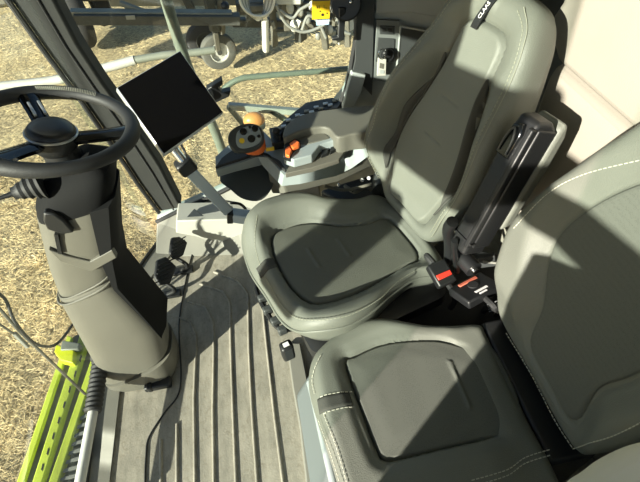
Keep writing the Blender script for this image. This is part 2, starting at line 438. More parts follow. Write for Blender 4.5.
# far front pillar
bm = bmesh.new()
Lp = [PY(x, y, 1.66) for x, y in [(160, 212), (140, 185), (110, 140), (75, 90), (45, 50), (0, -14), (-40, -78)]]
Rp = [PY(x, y, 1.66) for x, y in [(182, 208), (160, 165), (132, 122), (104, 84), (78, 44), (48, -14), (18, -80)]]
def quadloft(bm, A, B, th):
    rows = []
    for a, b in zip(A, B):
        rows.append([bm.verts.new(a), bm.verts.new(b), bm.verts.new(b + th), bm.verts.new(a + th)])
    for r, s in zip(rows[:-1], rows[1:]):
        for k in range(4): bm.faces.new((r[k], r[(k + 1) % 4], s[(k + 1) % 4], s[k]))
    bm.faces.new(rows[0]); bm.faces.new(list(reversed(rows[-1])))
quadloft(bm, Lp, Rp, Vector((0, .09, 0)))
struct(obj('trim_3', bm, M['pillar'], bevel=.012), 'dark front pillar trim beside the windshield')
bm = bmesh.new(); tube(bm, [(a + Vector((-.004, -.004, 0))) for a in Lp], .010, 8); tube(bm, [(a.lerp(b, .62) + Vector((0, -.002, 0))) for a, b in zip(Lp, Rp)], .004, 6)
struct(obj('trim_4', bm, M['black_rubber']), 'black seal along the front pillar')
# dark middle pillar on the far wall
bm = bmesh.new()
A = [PY(x, y, 1.69) for x, y in [(353, -90), (356, 0), (355, 60), (352, 74)]]
B = [PY(x, y, 1.69) for x, y in [(375, -90), (375, 0), (373, 74), (372, 96)]]
quadloft(bm, A, B, Vector((0, .03, 0)))
struct(obj('trim_5', bm, M['dark'], bevel=.003), 'dark middle pillar cover')
bm = bmesh.new()
A = [PY(x, y, 1.67) for x, y in [(352, 72), (347, 90), (342, 112)]]
B = [PY(x, y, 1.67) for x, y in [(366, 75), (362, 92), (352, 112)]]
quadloft(bm, A, B, Vector((0, .045, 0)))
struct(obj('trim_6', bm, M['trimgrey'], bevel=.004), 'light trim foot below the middle pillar')
# upper seam of the far rear panel
bm = bmesh.new()
A = [PY(x, y, 1.70) for x, y in [(376, 14), (410, 13), (440, 18), (500, 35)]]
B = [Vector((p.x, p.y, ROOF)) for p in A]
quadloft(bm, A, B, Vector((0, .03, 0)))
struct(obj('trim_7', bm, M['trimgrey'], bevel=.006), 'lighter upper side panel')

# rear wall: upper cream panel, bulging lower panel
bm = bmesh.new(); box(bm, (XR + .03, (YL + YR) / 2, ROOF / 2), (.04, YR - YL + .1, ROOF))
struct(obj('wall_rear', bm, M['dark'], smooth=False), 'rear wall of the cab')
def hfc(u, v): return .0 + .012 * sm((u + .6) / 1.2)
bm = bmesh.new()
yu = [(1.47, 1.60), (1.465, .95), (1.42, .86), (1.2, .85), (.6, .85), (-.15, .85), (-.15, ROOF - .02), (1.44, ROOF - .02)]
P = [PX(x, y, .83) for x, y in [(566, -60), (562, 0), (549, 19), (551, 42), (556, 60)]]
zc = P[-1].z
pl = [Vector((.83, YL + .01, ROOF - .02)), Vector((.83, P[0].y, ROOF - .02))] + P + [Vector((.83, P[-1].y - .03, zc - .004)), Vector((.83, YL + .01, zc - .004))]
solid(bm, pl, [p + Vector((.22, 0, 0)) for p in pl])
struct(obj('trim_8', bm, M['cream'], bevel=.02, seg=4), 'cream padded upper rear panel')
bm = bmesh.new()
prof = [(.85, zc), (.825, zc - .012), (.815, zc - .05), (.81, zc - .2), (.83, .3), (.86, 0)]
Y0, Y1 = YL + .01, P[-1].y - .01
A = [Vector((x, Y1, z)) for x, z in prof] + [Vector((1.10, Y1, 0)), Vector((1.10, Y1, zc))]
B = [Vector((v.x, Y0, v.z)) for v in A]
solid(bm, A, B)
struct(obj('trim_9', bm, M['cream'], bevel=.012, seg=3), 'cream lower rear panel')
# near wall (camera stands in the door opening): solid lower part behind the opening, window above
bm = bmesh.new(); box(bm, ((-.54 + XR) / 2, YL - .03, .63), (XR + .54, .05, 1.28))
struct(obj('wall_near', bm, M['trimgrey'], smooth=False, bevel=.01), 'near side wall of the cab')
bm = bmesh.new(); box(bm, (.3, YL - .03, 1.62), (1.6, .006, .70))
struct(obj('window_3', bm, M['glass'], smooth=False), 'near side window glass')
bm = bmesh.new(); box(bm, ((-.98 + XR) / 2 + .02, (YL + YR) / 2, ROOF + .03), (XR + 1.0, YR - YL + .12, .06))
struct(obj('ceiling', bm, M['skin_roof'], smooth=False), 'cab roof lining')

# ------------------------------------------------------------------ OPERATOR SEAT
RZ = math.radians(180 + 15.5)
fw = Vector((-.964, -.267, 0)); lt = Vector((.267, -.964, 0))
SO = Vector((.13, .98, 0)) + lt * .035
seat = tag(empty('operator_seat', SO, RZ), 'grey-green leather operator seat facing the steering wheel', 'seat')
def opb(u, v): return .505 + .09 * u
op_out = [(.24, .0), (.23, .12), (.190, .215), (.10, .262), (.0, .252), (-.10, .212), (-.20, .185), (-.31, .19), (-.34, 0), (-.31, -.19), (-.20, -.20), (-.10, -.235), (.0, -.30), (.13, -.305), (.222, -.25), (.25, -.13)]
op_ins = [(.178, -.02), (.172, .07), (.135, .145), (.03, .165), (-.08, .155), (-.18, .135), (-.265, .12), (-.28, 0), (-.265, -.10), (-.18, -.105), (-.10, -.13), (-.02, -.185), (.06, -.205), (.14, -.19), (.172, -.11)]
OI = resample(cr(V2(op_ins), 6, True), 60)
def op_h(u, v):
    d = sdist(u, v, OI)
    z = opb(u, v)
    lat = sm((abs(v) - .12) / .14) * sm((u + .34) / .16) * (1 - .35 * sm((u - .1) / .12))
    z += .052 * lat * sm((d + .01) / .06)
    if d < 0: z -= .024 * sm(-d / .008)
    else: z += .012 * sm(d / .03)
    z -= .05 * sm((u - .15) / .10) ** 2
    return z
bm = pad(op_out, op_h, .40, r=.035, N=150, nr=44, botf=lambda u, v: .425 + .06 * u, flare=.03)
cush = obj('cushion', bm, M['leather'], seat, angle=80)
def op_ih(u, v):
    d = -sdist(u, v, OI)
    z = opb(u, v) - .007 + .004 * sm(d / .08)
    z -= .020 * (1 - sm(d / .016))
    for uu in (.055, -.055):
        z += .004 * math.exp(-((u - uu + .12 * v * 0) / .006) ** 2) * sm((.05 - abs(v + .025)) / .01)
    return z
ins_o = [(u * .97 - .001, v * .965) for u, v in op_ins]
bm = pad(ins_o, op_ih, .46, r=.006, N=130, nr=60)
obj('cushion_insert', bm, M['insert_smooth'], seat, angle=80)
strip([(.172, -.06), (.205, -.062), (.236, -.063)], op_h, .022, .003, M['band_groove_dark'], cush, 'fabric_band')
seam([(.16, -.235), (.205, -.16), (.222, -.07)], op_h, M['thread_soft'], cush)
seam([(.222, -.025), (.218, .1), (.185, .205), (.10, .258), (-.02, .25), (-.12, .205), (-.2, .185)], op_h, M['thread_soft'], cush)
# front lip welt
O = resample(cr(V2(op_out), 8, True), 150); c0 = sum(O, Vector()) / 150
W_ = [Vector((*(c0 + (p - c0) * 1.003).xy, (op_h(p.x, p.y) - .045))) for p in O if p.x > -.26]
k0 = max(range(len(W_) - 1), key=lambda i: (W_[i + 1] - W_[i]).length)
W_ = W_[k0 + 1:] + W_[:k0 + 1]
bm = bmesh.new(); tube(bm, W_, .004, 8); obj('piping', bm, M['leather'], cush)

# backrest
t = math.radians(22.5)
bn = Vector((math.cos(t), 0, math.sin(t))); bu = Vector((-math.sin(t), 0, math.cos(t))); bv = Vector((0, 1, 0))
MB = Matrix.Translation(Vector((-.315, -.035, .50))) @ frame(bv, bu - bv * .05, bn).to_4x4()     # local (v, b, c)
def mir(h): return h + [(-a, b) for a, b in reversed(h) if abs(a) > 1e-6]
bk_out = mir([(.0, -.01), (.12, -.005), (.175, .06), (.225, .16), (.24, .24), (.232, .33), (.215, .45), (.188, .58), (.162, .66), (.115, .71), (.0, .725)])
bk_ins = mir([(.0, .035), (.09, .035), (.12, .09), (.15, .19), (.148, .28), (.118, .40), (.098, .50), (.092, .60), (.06, .635), (.0, .64)])
BI = resample(cr(V2(bk_ins), 6, True), 60)
def bk_h(v, b):
    d = sdist(v, b, BI)
    prof = sm((b - .02) / .15) * (1 - .75 * sm((b - .36) / .26))
    z = .035 + .012 * sm(b / .2) * (1 - sm((b - .3) / .3))
    groove = (sm((b - .16) / .08) * (1 - sm((b - .42) / .12)))
    if d < 0: z -= .02 * sm(-d / .008) + .03 * groove
    else: z += (.045 if v > 0 else .078) * prof * sm((d - .012 * groove) / .05) - .03 * groove * (1 - sm((d - .01) / .02)); z += .006 * sm(d / .02)
    z -= .02 * sm((b - .62) / .12)
    return z
bm = pad(bk_out, bk_h, -.06, r=.04, N=150, nr=44, M4=MB)
back = obj('backrest', bm, M['leather'], seat, angle=80)
def bk_ih(v, b):
    d = -sdist(v, b, BI)
    z = .040 + .012 * sm(b / .2) * (1 - sm((b - .3) / .3)) - .02 * sm((b - .62) / .12)
    z -= .018 * (1 - sm(d / .02))
    for bb in (.30, .42):
        z -= .003 * math.exp(-((b - bb) / .003) ** 2) * sm((.05 - abs(v)) / .02)
    z += .008 * (1 - sm((b - .05) / .05)) * sm(d / .02)
    return z
bm = pad([(v * .97, .34 + (b - .34) * .985) for v, b in bk_ins], bk_ih, .0, r=.006, N=120, nr=60, M4=MB)
obj('backrest_insert', bm, M['leather'], seat, angle=80)
for s in (1, -1):
    seam([(s * .15, .06), (s * .192, .16), (s * .203, .28), (s * .186, .42), (s * .16, .56), (s * .132, .65), (s * .08, .69)], bk_h, M['thread_soft'], back, M4=MB)
    seam([(s * .16, .05), (s * .204, .16), (s * .214, .28), (s * .197, .42), (s * .171, .56), (s * .143, .655), (s * .09, .702)], bk_h, M['thread_soft'], back, M4=MB, gap=0, r=.0009)
for sg in (1, -1):  # dark crescents put the deep groove's shade beside the insert into colour
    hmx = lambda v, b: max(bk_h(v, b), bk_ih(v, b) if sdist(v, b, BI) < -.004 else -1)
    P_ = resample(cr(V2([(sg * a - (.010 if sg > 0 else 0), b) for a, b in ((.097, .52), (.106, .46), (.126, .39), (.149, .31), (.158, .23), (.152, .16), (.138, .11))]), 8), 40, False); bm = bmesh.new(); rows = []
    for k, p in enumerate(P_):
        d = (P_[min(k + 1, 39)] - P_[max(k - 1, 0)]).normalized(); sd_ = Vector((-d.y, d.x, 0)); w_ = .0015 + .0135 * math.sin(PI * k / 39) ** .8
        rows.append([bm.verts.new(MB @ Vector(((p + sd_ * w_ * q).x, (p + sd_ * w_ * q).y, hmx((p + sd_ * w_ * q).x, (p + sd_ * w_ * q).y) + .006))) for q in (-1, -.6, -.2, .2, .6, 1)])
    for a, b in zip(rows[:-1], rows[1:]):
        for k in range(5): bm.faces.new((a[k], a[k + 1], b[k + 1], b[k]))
    g_ = obj('groove_shade', bm, M['band_groove_dark'], seat, angle=80); g_['label'] = 'dark crescent coloured as groove shade'
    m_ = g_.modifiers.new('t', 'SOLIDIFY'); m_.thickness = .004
# tag strap hanging from the top
bm = bmesh.new()
P = [MB @ Vector(p) for p in [(.004, .75, .02), (.002, .715, .045), (-.006, .68, .052), (-.020, .635, .053), (-.026, .61, .050)]]
P = cr(P, 5)
rows = []
for p in P: rows.append([bm.verts.new(p + bv * .012), bm.verts.new(p - bv * .012), bm.verts.new(p - bv * .012 - bn * .003), bm.verts.new(p + bv * .012 - bn * .003)])
for a, b in zip(rows[:-1], rows[1:]):
    for k in range(4): bm.faces.new((a[k], a[(k + 1) % 4], b[(k + 1) % 4], b[k]))
bm.faces.new(rows[0]); bm.faces.new(list(reversed(rows[-1])))
tg = obj('tag_strap', bm, M['black'], seat, angle=60)
bxd = (MB.to_3x3() @ Vector((.24, .97, -.05))).normalized(); bzd = bn; byd = bzd.cross(bxd).normalized()
text('CLAAS', .015, MB @ Vector((-.010, .660, .0555)), frame(bxd, byd, bxd.cross(byd)), M['whiteink'], tg)
# headrest
bm = pad([(-.06, .755), (.02, .742), (.11, .745), (.135, .85), (.11, .93), (0, .95), (-.10, .93), (-.12, .85)], lambda v, b: .055, -.04, r=.04, N=80, nr=10, M4=MB)
obj('headrest', bm, M['leather'], seat, angle=80)
# base and suspension
bm = bmesh.new()
def rr(hx, hy, z, cx=0, n=6, r=.04):
    out = []
    for sx, sy, a0 in ((1, 1, 0), (-1, 1, 90), (-1, -1, 180), (1, -1, 270)):
        for k in range(n + 1):
            a = math.radians(a0 + 90 * k / n); out.append(Vector((cx + sx * (hx - r) + r * math.cos(a), sy * (hy - r) + r * math.sin(a), z)))
    return out
def stack(bm, loops):
    rows = [[bm.verts.new(p) for p in l] for l in loops]; n = len(rows[0])
    for a, b in zip(rows[:-1], rows[1:]):
        for k in range(n): bm.faces.new((a[k], a[(k + 1) % n], b[(k + 1) % n], b[k]))
    bm.faces.new(list(reversed(rows[0]))); bm.faces.new(rows[-1])
L = [rr(.20, .19, 0, -.08)]
for k in range(7):
    L.append(rr(.20, .19, .03 + k * .045, -.08)); L.append(rr(.175, .165, .052 + k * .045, -.08))
L.append(rr(.20, .19, .36, -.08))
stack(bm, L); obj('suspension_bellows', bm, M['black_rubber'], seat)
bm = bmesh.new(); stack(bm, [rr(.235, .225, .33, -.06), rr(.245, .24, .35, -.06), rr(.245, .24, .395, -.06), rr(.22, .21, .41, -.06)])
obj('seat_frame', bm, M['black'], seat)
# adjuster handles under the front edge
bm = bmesh.new(); P = [(.19, -.10, .40), (.25, -.08, .41), (.258, .0, .41), (.245, .10, .405), (.20, .12, .40)]
tube(bm, cr(P, 6), .009, 8); obj('slide_handle', bm, M['black'], seat)
for vv, uu in ((-.02, .25), (.03, .252), (.08, .245), (.12, .238)):
    bm = bmesh.new(); box(bm, (uu, vv, .418), (.03, .022, .03)); obj('adjuster_button', bm, M['silver'] if vv == 0 else M['dark'], seat, bevel=.005)
bm = bmesh.new(); kx = PZ(287, 349, .37) - SO; kc = Vector((kx.dot(fw), kx.dot(lt), .36)); box(bm, kc, (.04, .035, .075)); kb = obj('adjuster_knob', bm, M['black'], seat, bevel=.008)
bm = bmesh.new(); box(bm, kc + Vector((.0, 0, .038)), (.018, .014, .002)); obj('knob_symbol', bm, M['whiteink'], kb, smooth=False)

# folded-up armrest beside the backrest
aL = lambda v, b, c: MB @ Vector((v, b, c))
def vb(bm, outline_bc, v0, v1):
    solid(bm, [aL(v1, b, c) for b, c in outline_bc], [aL(v0, b, c) for b, c in outline_bc])
bm = bmesh.new(); vb(bm, [(.12, .10), (.46, .105), (.515, .09), (.52, .04), (.50, .01), (.12, .02)], .262, .325)
arm = obj('armrest', bm, M['black'], seat, bevel=.010, seg=3)
bm = bmesh.new(); vb(bm, [(.20, .01), (.51, .01), (.525, -.01), (.49, -.03), (.40, -.038), (.22, -.03)], .245, .332)
obj('armrest_pad', bm, M['leather'], arm, bevel=.018, seg=4)
bm = bmesh.new(); vb(bm, [(.15, .085), (.50, .085), (.50, .018), (.15, .018)], .318, .330); obj('side_cover', bm, M['black'], arm, bevel=.004)
bm = bmesh.new(); vb(bm, [(.15, .108), (.50, .108), (.50, .09), (.15, .09)], .312, .328); obj('side_cover', bm, M['black'], arm, bevel=.004)
lp = ((.262, .41), (.306, .41), (.308, .475), (.296, .50), (.272, .49))
bm = bmesh.new(); solid(bm, [aL(v, b, .112) for v, b in lp], [aL(v, b, .09) for v, b in lp])
lat = obj('latch', bm, M['gloss'], arm, bevel=.004)
bm = bmesh.new(); tube(bm, cr([aL(.272, .42, .115), aL(.275, .46, .118), aL(.286, .485, .118), aL(.297, .46, .118), aL(.297, .42, .115)], 6), .0025, 8)
obj('latch_bar', bm, M['dark'], lat)
bm = bmesh.new(); solid(bm, [aL(v, b, .106) for v, b in ((.25, .168), (.333, .168), (.333, .163), (.25, .163))], [aL(v, b, .09) for v, b in ((.25, .168), (.333, .168), (.333, .163), (.25, .163))]); obj('panel_gap', bm, M['black'], arm, smooth=False)
# armrest hinge with curved bracket
bm = bmesh.new()
tube(bm, cr([aL(.24, .02, .02), aL(.245, .10, .07), aL(.255, .16, .12), aL(.27, .20, .14)], 6), .017, 12)
tube(bm, cr([aL(.27, .0, .0), aL(.285, .08, .07), aL(.29, .15, .12)], 6), .009, 10)
obj('hinge_bracket', bm, M['black'], seat)
bm = bmesh.new(); cyl(bm, aL(.26, .07, .03), aL(.335, .07, .03), .026, 24); hg = obj('hinge_barrel', bm, M['black'], seat)
bm = bmesh.new(); cyl(bm, aL(.334, .07, .03), aL(.345, .07, .03), .011, 12); obj('hinge_bolt', bm, M['chrome'], hg)

# ------------------------------------------------------------------ PASSENGER SEAT
ps = tag(empty('passenger_seat', (.27, .44, 0), PI), 'grey-green leather passenger seat closest to the open door, perforated cushion', 'seat')
loc = lambda p: Vector((-(p[0] - .27), -(p[1] - .44)))
pt = lambda x, y, z=.48: (lambda q: (-(q.x - .27), -(q.y - .44)))(PZ(x, y, z))
ps_out = [pt(307, 376), pt(314, 352), pt(345, 326), pt(378, 318), pt(430, 324), pt(478, 320), pt(488, 328), pt(510, 370), pt(541, 434), pt(562, 480), (-.25, .29), (-.15, .30), (0.05, .305), (.20, .26), pt(345, 500), pt(330, 455), pt(315, 410)]
ps_ins = [pt(342, 362, .47), pt(352, 355, .47), pt(385, 341, .47), pt(435, 337, .47), pt(470, 344, .47), pt(490, 340, .47), pt(506, 360, .47), pt(525, 405, .47), pt(515, 436, .47), pt(492, 440, .47), pt(440, 452, .47), pt(388, 464, .47), pt(376, 456, .47), pt(360, 415, .47)]
PI_ = resample(cr(V2(ps_ins), 5, True), 60)
def ps_h(u, v):
    d = sdist(u, v, PI_)
    z = .475 + .03 * u + .018 * sm((abs(v + .02) - .10) / .14) * sm((.2 - u) / .2)
    if d < 0: z -= .022 * sm(-d / .008) * sm((u + .20) / .10)
    else: z += .010 * sm(d / .035) * sm((u + .20) / .10)
    z -= .045 * sm((u - .22) / .07) ** 2
    return z
bm = pad(ps_out, ps_h, .38, r=.035, N=150, nr=40)
pc = obj('cushion', bm, M['leather'], ps, angle=80)
cI = sum(PI_, Vector()) / len(PI_)
def ps_ih(u, v):
    d = -sdist(u, v, PI_); z = .475 + .03 * u - .006 + .004 * sm(d / .07) - (.004 + .016 * sm((u + .20) / .10)) * (1 - sm(d / .014))
    a_ = pt(450, 362, .47); b_ = pt(470, 407, .47)
    ex, ey = b_[0] - a_[0], b_[1] - a_[1]; tt = max(0, min(1, ((u - a_[0]) * ex + (v - a_[1]) * ey) / (ex * ex + ey * ey)))
    dd = math.hypot(u - a_[0] - ex * tt, v - a_[1] - ey * tt); z += .004 * math.exp(-(dd / .005) ** 2)
    return z
bm = pad([(cI.x + (u - cI.x) * .965, cI.y + (v - cI.y) * .965) for u, v in ps_ins], ps_ih, .43, r=.006, N=130, nr=60)
obj('cushion_insert', bm, M['insert'], ps, angle=80)
strip([pt(351, 398, .485), pt(335, 402, .485), pt(318, 406, .48)], ps_h, .02, .003, M['band_groove_dark'], pc, 'fabric_band')
seam([pt(314, 392), pt(312, 376), pt(322, 356)], ps_h, M['thread'], pc)
seam([pt(324, 416), pt(337, 450), pt(350, 495)], ps_h, M['thread'], pc)
seam([pt(318, 418), pt(331, 455), pt(344, 498)], ps_h, M['thread'], pc)
seam([pt(352, 391, .485), pt(336, 394, .485), pt(319, 398, .48)], ps_h, M['thread'], pc)
seam([pt(352, 407, .485), pt(338, 410, .485), pt(322, 415, .48)], ps_h, M['thread'], pc)
for dz in (0, 6):
    seam([pt(470, 483 + dz), pt(505, 472 + dz), pt(525, 458 + dz), pt(552, 449 + dz)], ps_h, M['thread'], pc)
# backrest in (y-ish v, b, c) on a leaning plane; local x = -world x
t = math.radians(12)
pn = Vector((math.cos(t), 0, math.sin(t))); pu = Vector((-math.sin(t), 0, math.cos(t))); pv = Vector((0, 1, 0))
MP = Matrix.Translation(Vector((-.325, 0, .49))) @ frame(pv, pu, pn).to_4x4()
pbo = [(-.195, -.01), (-.255, .06), (-.298, .16), (-.315, .26), (-.285, .39), (-.24, .50), (-.20, .60), (-.15, .68), (0, .71), (.15, .68), (.22, .52), (.245, .35), (.24, .2), (.215, .05), (.18, .0), (0, -.01)]
pbi = [(-.10, .17), (-.16, .26), (-.185, .34), (-.165, .44), (-.12, .54), (-.07, .60), (.02, .62), (.12, .58), (.16, .42), (.15, .28), (.13, .18), (.15, .06), (.05, .05), (-.06, .06)]
QI = resample(cr(V2(pbi), 5, True), 60)
def pb_h(v, b):
    d = sdist(v, b, QI); z = .04
    z += .03 * sm(d / .07) * sm((b - .02) / .1) * (1 - .5 * sm((b - .5) / .2))
    z += -.006 * math.exp(-(d / .006) ** 2)
    return z
bm = pad(pbo, pb_h, -.05, r=.035, N=150, nr=44, M4=MP)
pb = obj('backrest', bm, M['leather'], ps, angle=80)
def pb_ih(v, b):
    d = -sdist(v, b, QI); return .044 - .008 * (1 - sm(d / .012))
cQ = sum(QI, Vector()) / len(QI)
bm = pad([(cQ.x + (u - cQ.x) * .97, cQ.y + (v - cQ.y) * .97) for u, v in pbi], pb_ih, .0, r=.005, N=110, nr=30, M4=MP)
obj('backrest_insert', bm, M['insert'], ps, angle=80)
seam([(.19, .02), (.205, .10), (.222, .2), (.225, .33), (.2, .48)], pb_h, M['thread'], pb, M4=MP)
seam([(-.13, .0), (0, .012), (.12, .01), (.19, .02)], pb_h, M['thread'], pb, M4=MP)
seam([(-.12, .6), (-.2, .5), (-.25, .40), (-.28, .26)], pb_h, M['thread'], pb, M4=MP)
# plinth
bm = bmesh.new()
A = [Vector((x, y, .37)) for x, y in ((.245, .27), (.25, -.22), (.19, -.245), (-.24, -.2), (-.24, .27))]
B = [Vector((x, y, .0)) for x, y in ((.335, .27), (.335, -.30), (.28, -.34), (-.24, -.2), (-.24, .27))]
solid(bm, A, B); obj('seat_plinth', bm, M['panel'], ps, bevel=.02, seg=3)
bm = bmesh.new(); box(bm, (-.31, -.0, .25), (.12, .40, .42)); obj('hinge_frame', bm, M['black'], ps, bevel=.01)
bm = bmesh.new(); tube(bm, cr([(.272, -.155, .39), (.268, -.10, .395), (.262, .05, .39), (.25, .28, .385)], 6), .012, 10)
obj('edge_trim', bm, M['console'], ps)

# bracket with buckles between the seats
bm = bmesh.new(); 
A = [PZ(x, y, .30) for x, y in ((385, 285), (440, 240), (505, 255), (500, 350), (400, 325))]
solid(bm, A, [Vector((p.x, p.y, .02)) for p in A])
cb = tag(empty('centre_box', (A[0].x, A[0].y, 0)), 'black storage box in the gap between the two seats', 'box'); c0 = Vector((A[0].x, A[0].y, 0))
obj('box_body', bm, M['black_rubber'], cb, bevel=.01).location = -c0
bm = bmesh.new(); box(bm, Vector((.745, .72, .36)) - c0, (.12, .22, .72)); obj('rear_tower', bm, M['black_rubber'], cb, bevel=.015)
def buckle(px, py, z, size, lab, colr, ang, red, off=.12):
    c = PZ(px, py, z); r = empty('seatbelt_buckle', c, 0); tag(r, lab, 'seatbelt buckle')
    w, l, h = size
    Mx = Matrix.Rotation(math.radians(ang), 4, 'Z') @ Matrix.Rotation(math.radians(-20), 4, 'Y')
    bm = bmesh.new(); box(bm, (0, 0, 0), (l, w, h), Mx); obj('body', bm, M['black'], r, bevel=.006)
    bm = bmesh.new(); box(bm, (-l * off, 0, h / 2), red, Mx); obj('release_button', bm, colr, r, bevel=.002)
    bm = bmesh.new(); tube(bm, cr([Mx @ Vector((l * .45, 0, -.005)), Mx @ Vector((l * .9, .0, -.02)), Vector((.06, .0, -.12)), Vector((.06, 0, -.2))], 6), .010, 8); obj('stalk', bm, M['black_rubber'], r)
    return r, Mx
b1, m1 = buckle(441, 274, .54, (.062, .075, .028), 'black buckle with bright red button close to the operator cushion', M['red'], 105, (.016, .048, .006))
b2, m2 = buckle(475, 290, .45, (.13, .095, .03), 'black buckle with faded red bar and white print close to the passenger backrest', mat('faded_red', (.6, .16, .1), .5), -72, (.012, .07, .006), .33)
bm = bmesh.new(); cyl(bm, m2 @ Vector((-.008, 0, .012)), m2 @ Vector((-.008, 0, .018)), .017, 20); obj('dial', bm, M['black_rubber'], b2)
bm = bmesh.new(); box(bm, (.024, .004, .0155), (.008, .046, .001), m2); box(bm, (.037, .0, .0155), (.006, .028, .001), m2); obj('printed_label', bm, M['whiteink'], b2, smooth=False)
# lever mechanism at the seat joint
r = tag(empty('recliner_linkage', PZ(468, 262, .5)), 'metal recliner linkage at the foot of the folded armrest', 'linkage')
bm = bmesh.new(); bar(bm, (-.03, .0, 0), (.07, -.03, .03), .02, .05); obj('side_plate', bm, M['dark'], r, bevel=.004)
bm = bmesh.new(); cyl(bm, (.0, -.03, .02), (.0, .0, .02), .014, 14); obj('pivot_bolt', bm, M['chrome'], r)
bm = bmesh.new(); tube(bm, cr([(.03, -.03, .03), (.08, -.05, .03), (.12, -.04, .01)], 5), .004, 8); obj('cable', bm, M['hose'], r)
r = tag(empty('anchor_bolt', PZ(496, 314, .42)), 'shiny metal belt anchor bolt beside the passenger backrest', 'bolt')
bm = bmesh.new(); cyl(bm, (0, 0, 0), (0, 0, .02), .012, 6); obj('bolt_head', bm, M['chrome'], r)
bm = bmesh.new(); 
for k in range(4): tube(bm, [Vector((-.012 + k * .0, .018 + .006 * k, -.01 + .004 * k)), Vector((.03, .02 + .006 * k, .0 + .004 * k))], .002, 6)
obj('spring', bm, M['silver'], r)

# ------------------------------------------------------------------ pale rounded pad in the near corner
r = tag(empty('door_side_pad', (.3, .0, 1.0)), 'pale smooth rounded pad closest to the camera in the corner by the passenger backrest', 'pad')
A = [PZ(x, y, 1.10) for x, y in ((572, 486), (590, 465), (612, 450), (645, 437), (700, 430), (760, 470), (760, 560), (600, 560))]
bm = bmesh.new(); N_ = resample(cr(A, 6, True), 60)
solid(bm, [p - Vector((.3, 0, 1.0)) for p in N_], [p - Vector((.3, 0, 1.08)) for p in N_])
obj('pad_cover', bm, M['pale_pad'], r, bevel=.02, seg=4)
bm = bmesh.new(); q = PZ(680, 500, 1.05) - Vector((.3, 0, 1.0)); bar(bm, q, (q.x, YL - .02, q.z - .05), .05, .03); obj('bracket', bm, M['dark'], r, bevel=.004)

# ------------------------------------------------------------------ STEERING COLUMN
YC = 1.0
sc = tag(empty('steering_column', (-.62, YC, 0)), 'beige steering column with black leather steering wheel', 'steering column')
OC = Vector((-.62, YC, 0))
def csec(l, r_, hy, flat=.55, n=32, ex=3.2, dy=0):
    a = PY(*l, YC); b = PY(*r_, YC); c = (a + b) / 2; X = (b - a) / 2; out = []
    for k in range(n):
        th = 2 * PI * k / n; cs, sn = math.cos(th), math.sin(th)
        x = math.copysign(abs(cs) ** (2 / ex), cs); y = math.copysign(abs(sn) ** (2 / ex), sn)
        out.append(c + X * x + Vector((0, hy * y + dy, 0)) - OC)
    return out
def colstack(secs, name, m, parent, **k):
    bm = bmesh.new(); stack(bm, secs); return obj(name, bm, m, parent, angle=50, **k)
lower = colstack([csec((119, 382), (176, 369), .10), csec((110, 378), (178, 352), .115), csec((104, 368), (172, 338), .11)], 'column_foot', M['column'], sc)
colstack([csec((104, 368), (169, 337), .10), csec((84, 330), (163, 308), .10), csec((63, 289), (120, 262), .095), csec((60, 284), (118, 256), .085)], 'lower_shroud', M['column'], sc)
bm = bmesh.new(); tube(bm, csec((60, 286), (119, 259), .098), .004, 6, closed=True); tube(bm, csec((61, 281), (118, 253), .094), .003, 6, closed=True); obj('trim_ring', bm, M['column'], sc)
upper = colstack([csec((61, 282), (118, 255), .085), csec((52, 258), (117, 236), .09), csec((44, 225), (116, 205), .09), csec((39, 205), (114, 185), .085)], 'upper_shroud', M['column'], sc)
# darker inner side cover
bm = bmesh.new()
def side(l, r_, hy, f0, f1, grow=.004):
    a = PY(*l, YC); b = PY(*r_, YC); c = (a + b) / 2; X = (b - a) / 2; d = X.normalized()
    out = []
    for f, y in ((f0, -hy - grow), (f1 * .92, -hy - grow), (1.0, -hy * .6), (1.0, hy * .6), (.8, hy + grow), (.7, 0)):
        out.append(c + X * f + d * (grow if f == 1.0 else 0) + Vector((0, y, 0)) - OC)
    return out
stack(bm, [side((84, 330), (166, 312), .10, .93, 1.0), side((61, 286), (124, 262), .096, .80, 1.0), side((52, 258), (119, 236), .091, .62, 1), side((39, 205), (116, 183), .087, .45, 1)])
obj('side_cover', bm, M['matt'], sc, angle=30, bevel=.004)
colstack([csec((40, 207), (115, 186), .088), csec((38, 195), (116, 170), .09), csec((40, 182), (112, 158), .075), csec((52, 165), (90, 150), .04)], 'top_cover', M['matt'], sc)
# steering wheel
wc = PY(50, 127, 1.0) - OC; tl = math.radians(15); R_ = .176
wn = Vector((math.sin(tl), math.sin(math.radians(4)), math.cos(tl))).normalized(); wx = wn.cross(Vector((0, 1, 0))).normalized() * -1; wy = wn.cross(wx).normalized()
if wx.x < 0: wx = -wx
wy = wn.cross(wx)
wp = lambda a, r, h=0: wc + wx * r * math.cos(a) + wy * r * math.sin(a) + wn * h
bm = bmesh.new(); n = 72; rads = []
for k in range(n): rads.append(.0165 + .0015 * math.cos(6 * PI * k / n))
tube(bm, [wp(2 * PI * k / n, R_) for k in range(n)], rads, 16, closed=True)
wh = obj('steering_wheel', bm, M['black_rubber'], sc)
bm = bmesh.new()
a0, a1 = .35 * PI, .62 * PI
for k in range(34):
    a = a0 + (a1 - a0) * k / 34; tube(bm, [wp(a, R_ - .012, .0125), wp(a + .012, R_ - .004, .018)], .0008, 4)
obj('rim_stitching', bm, M['thread'], wh)
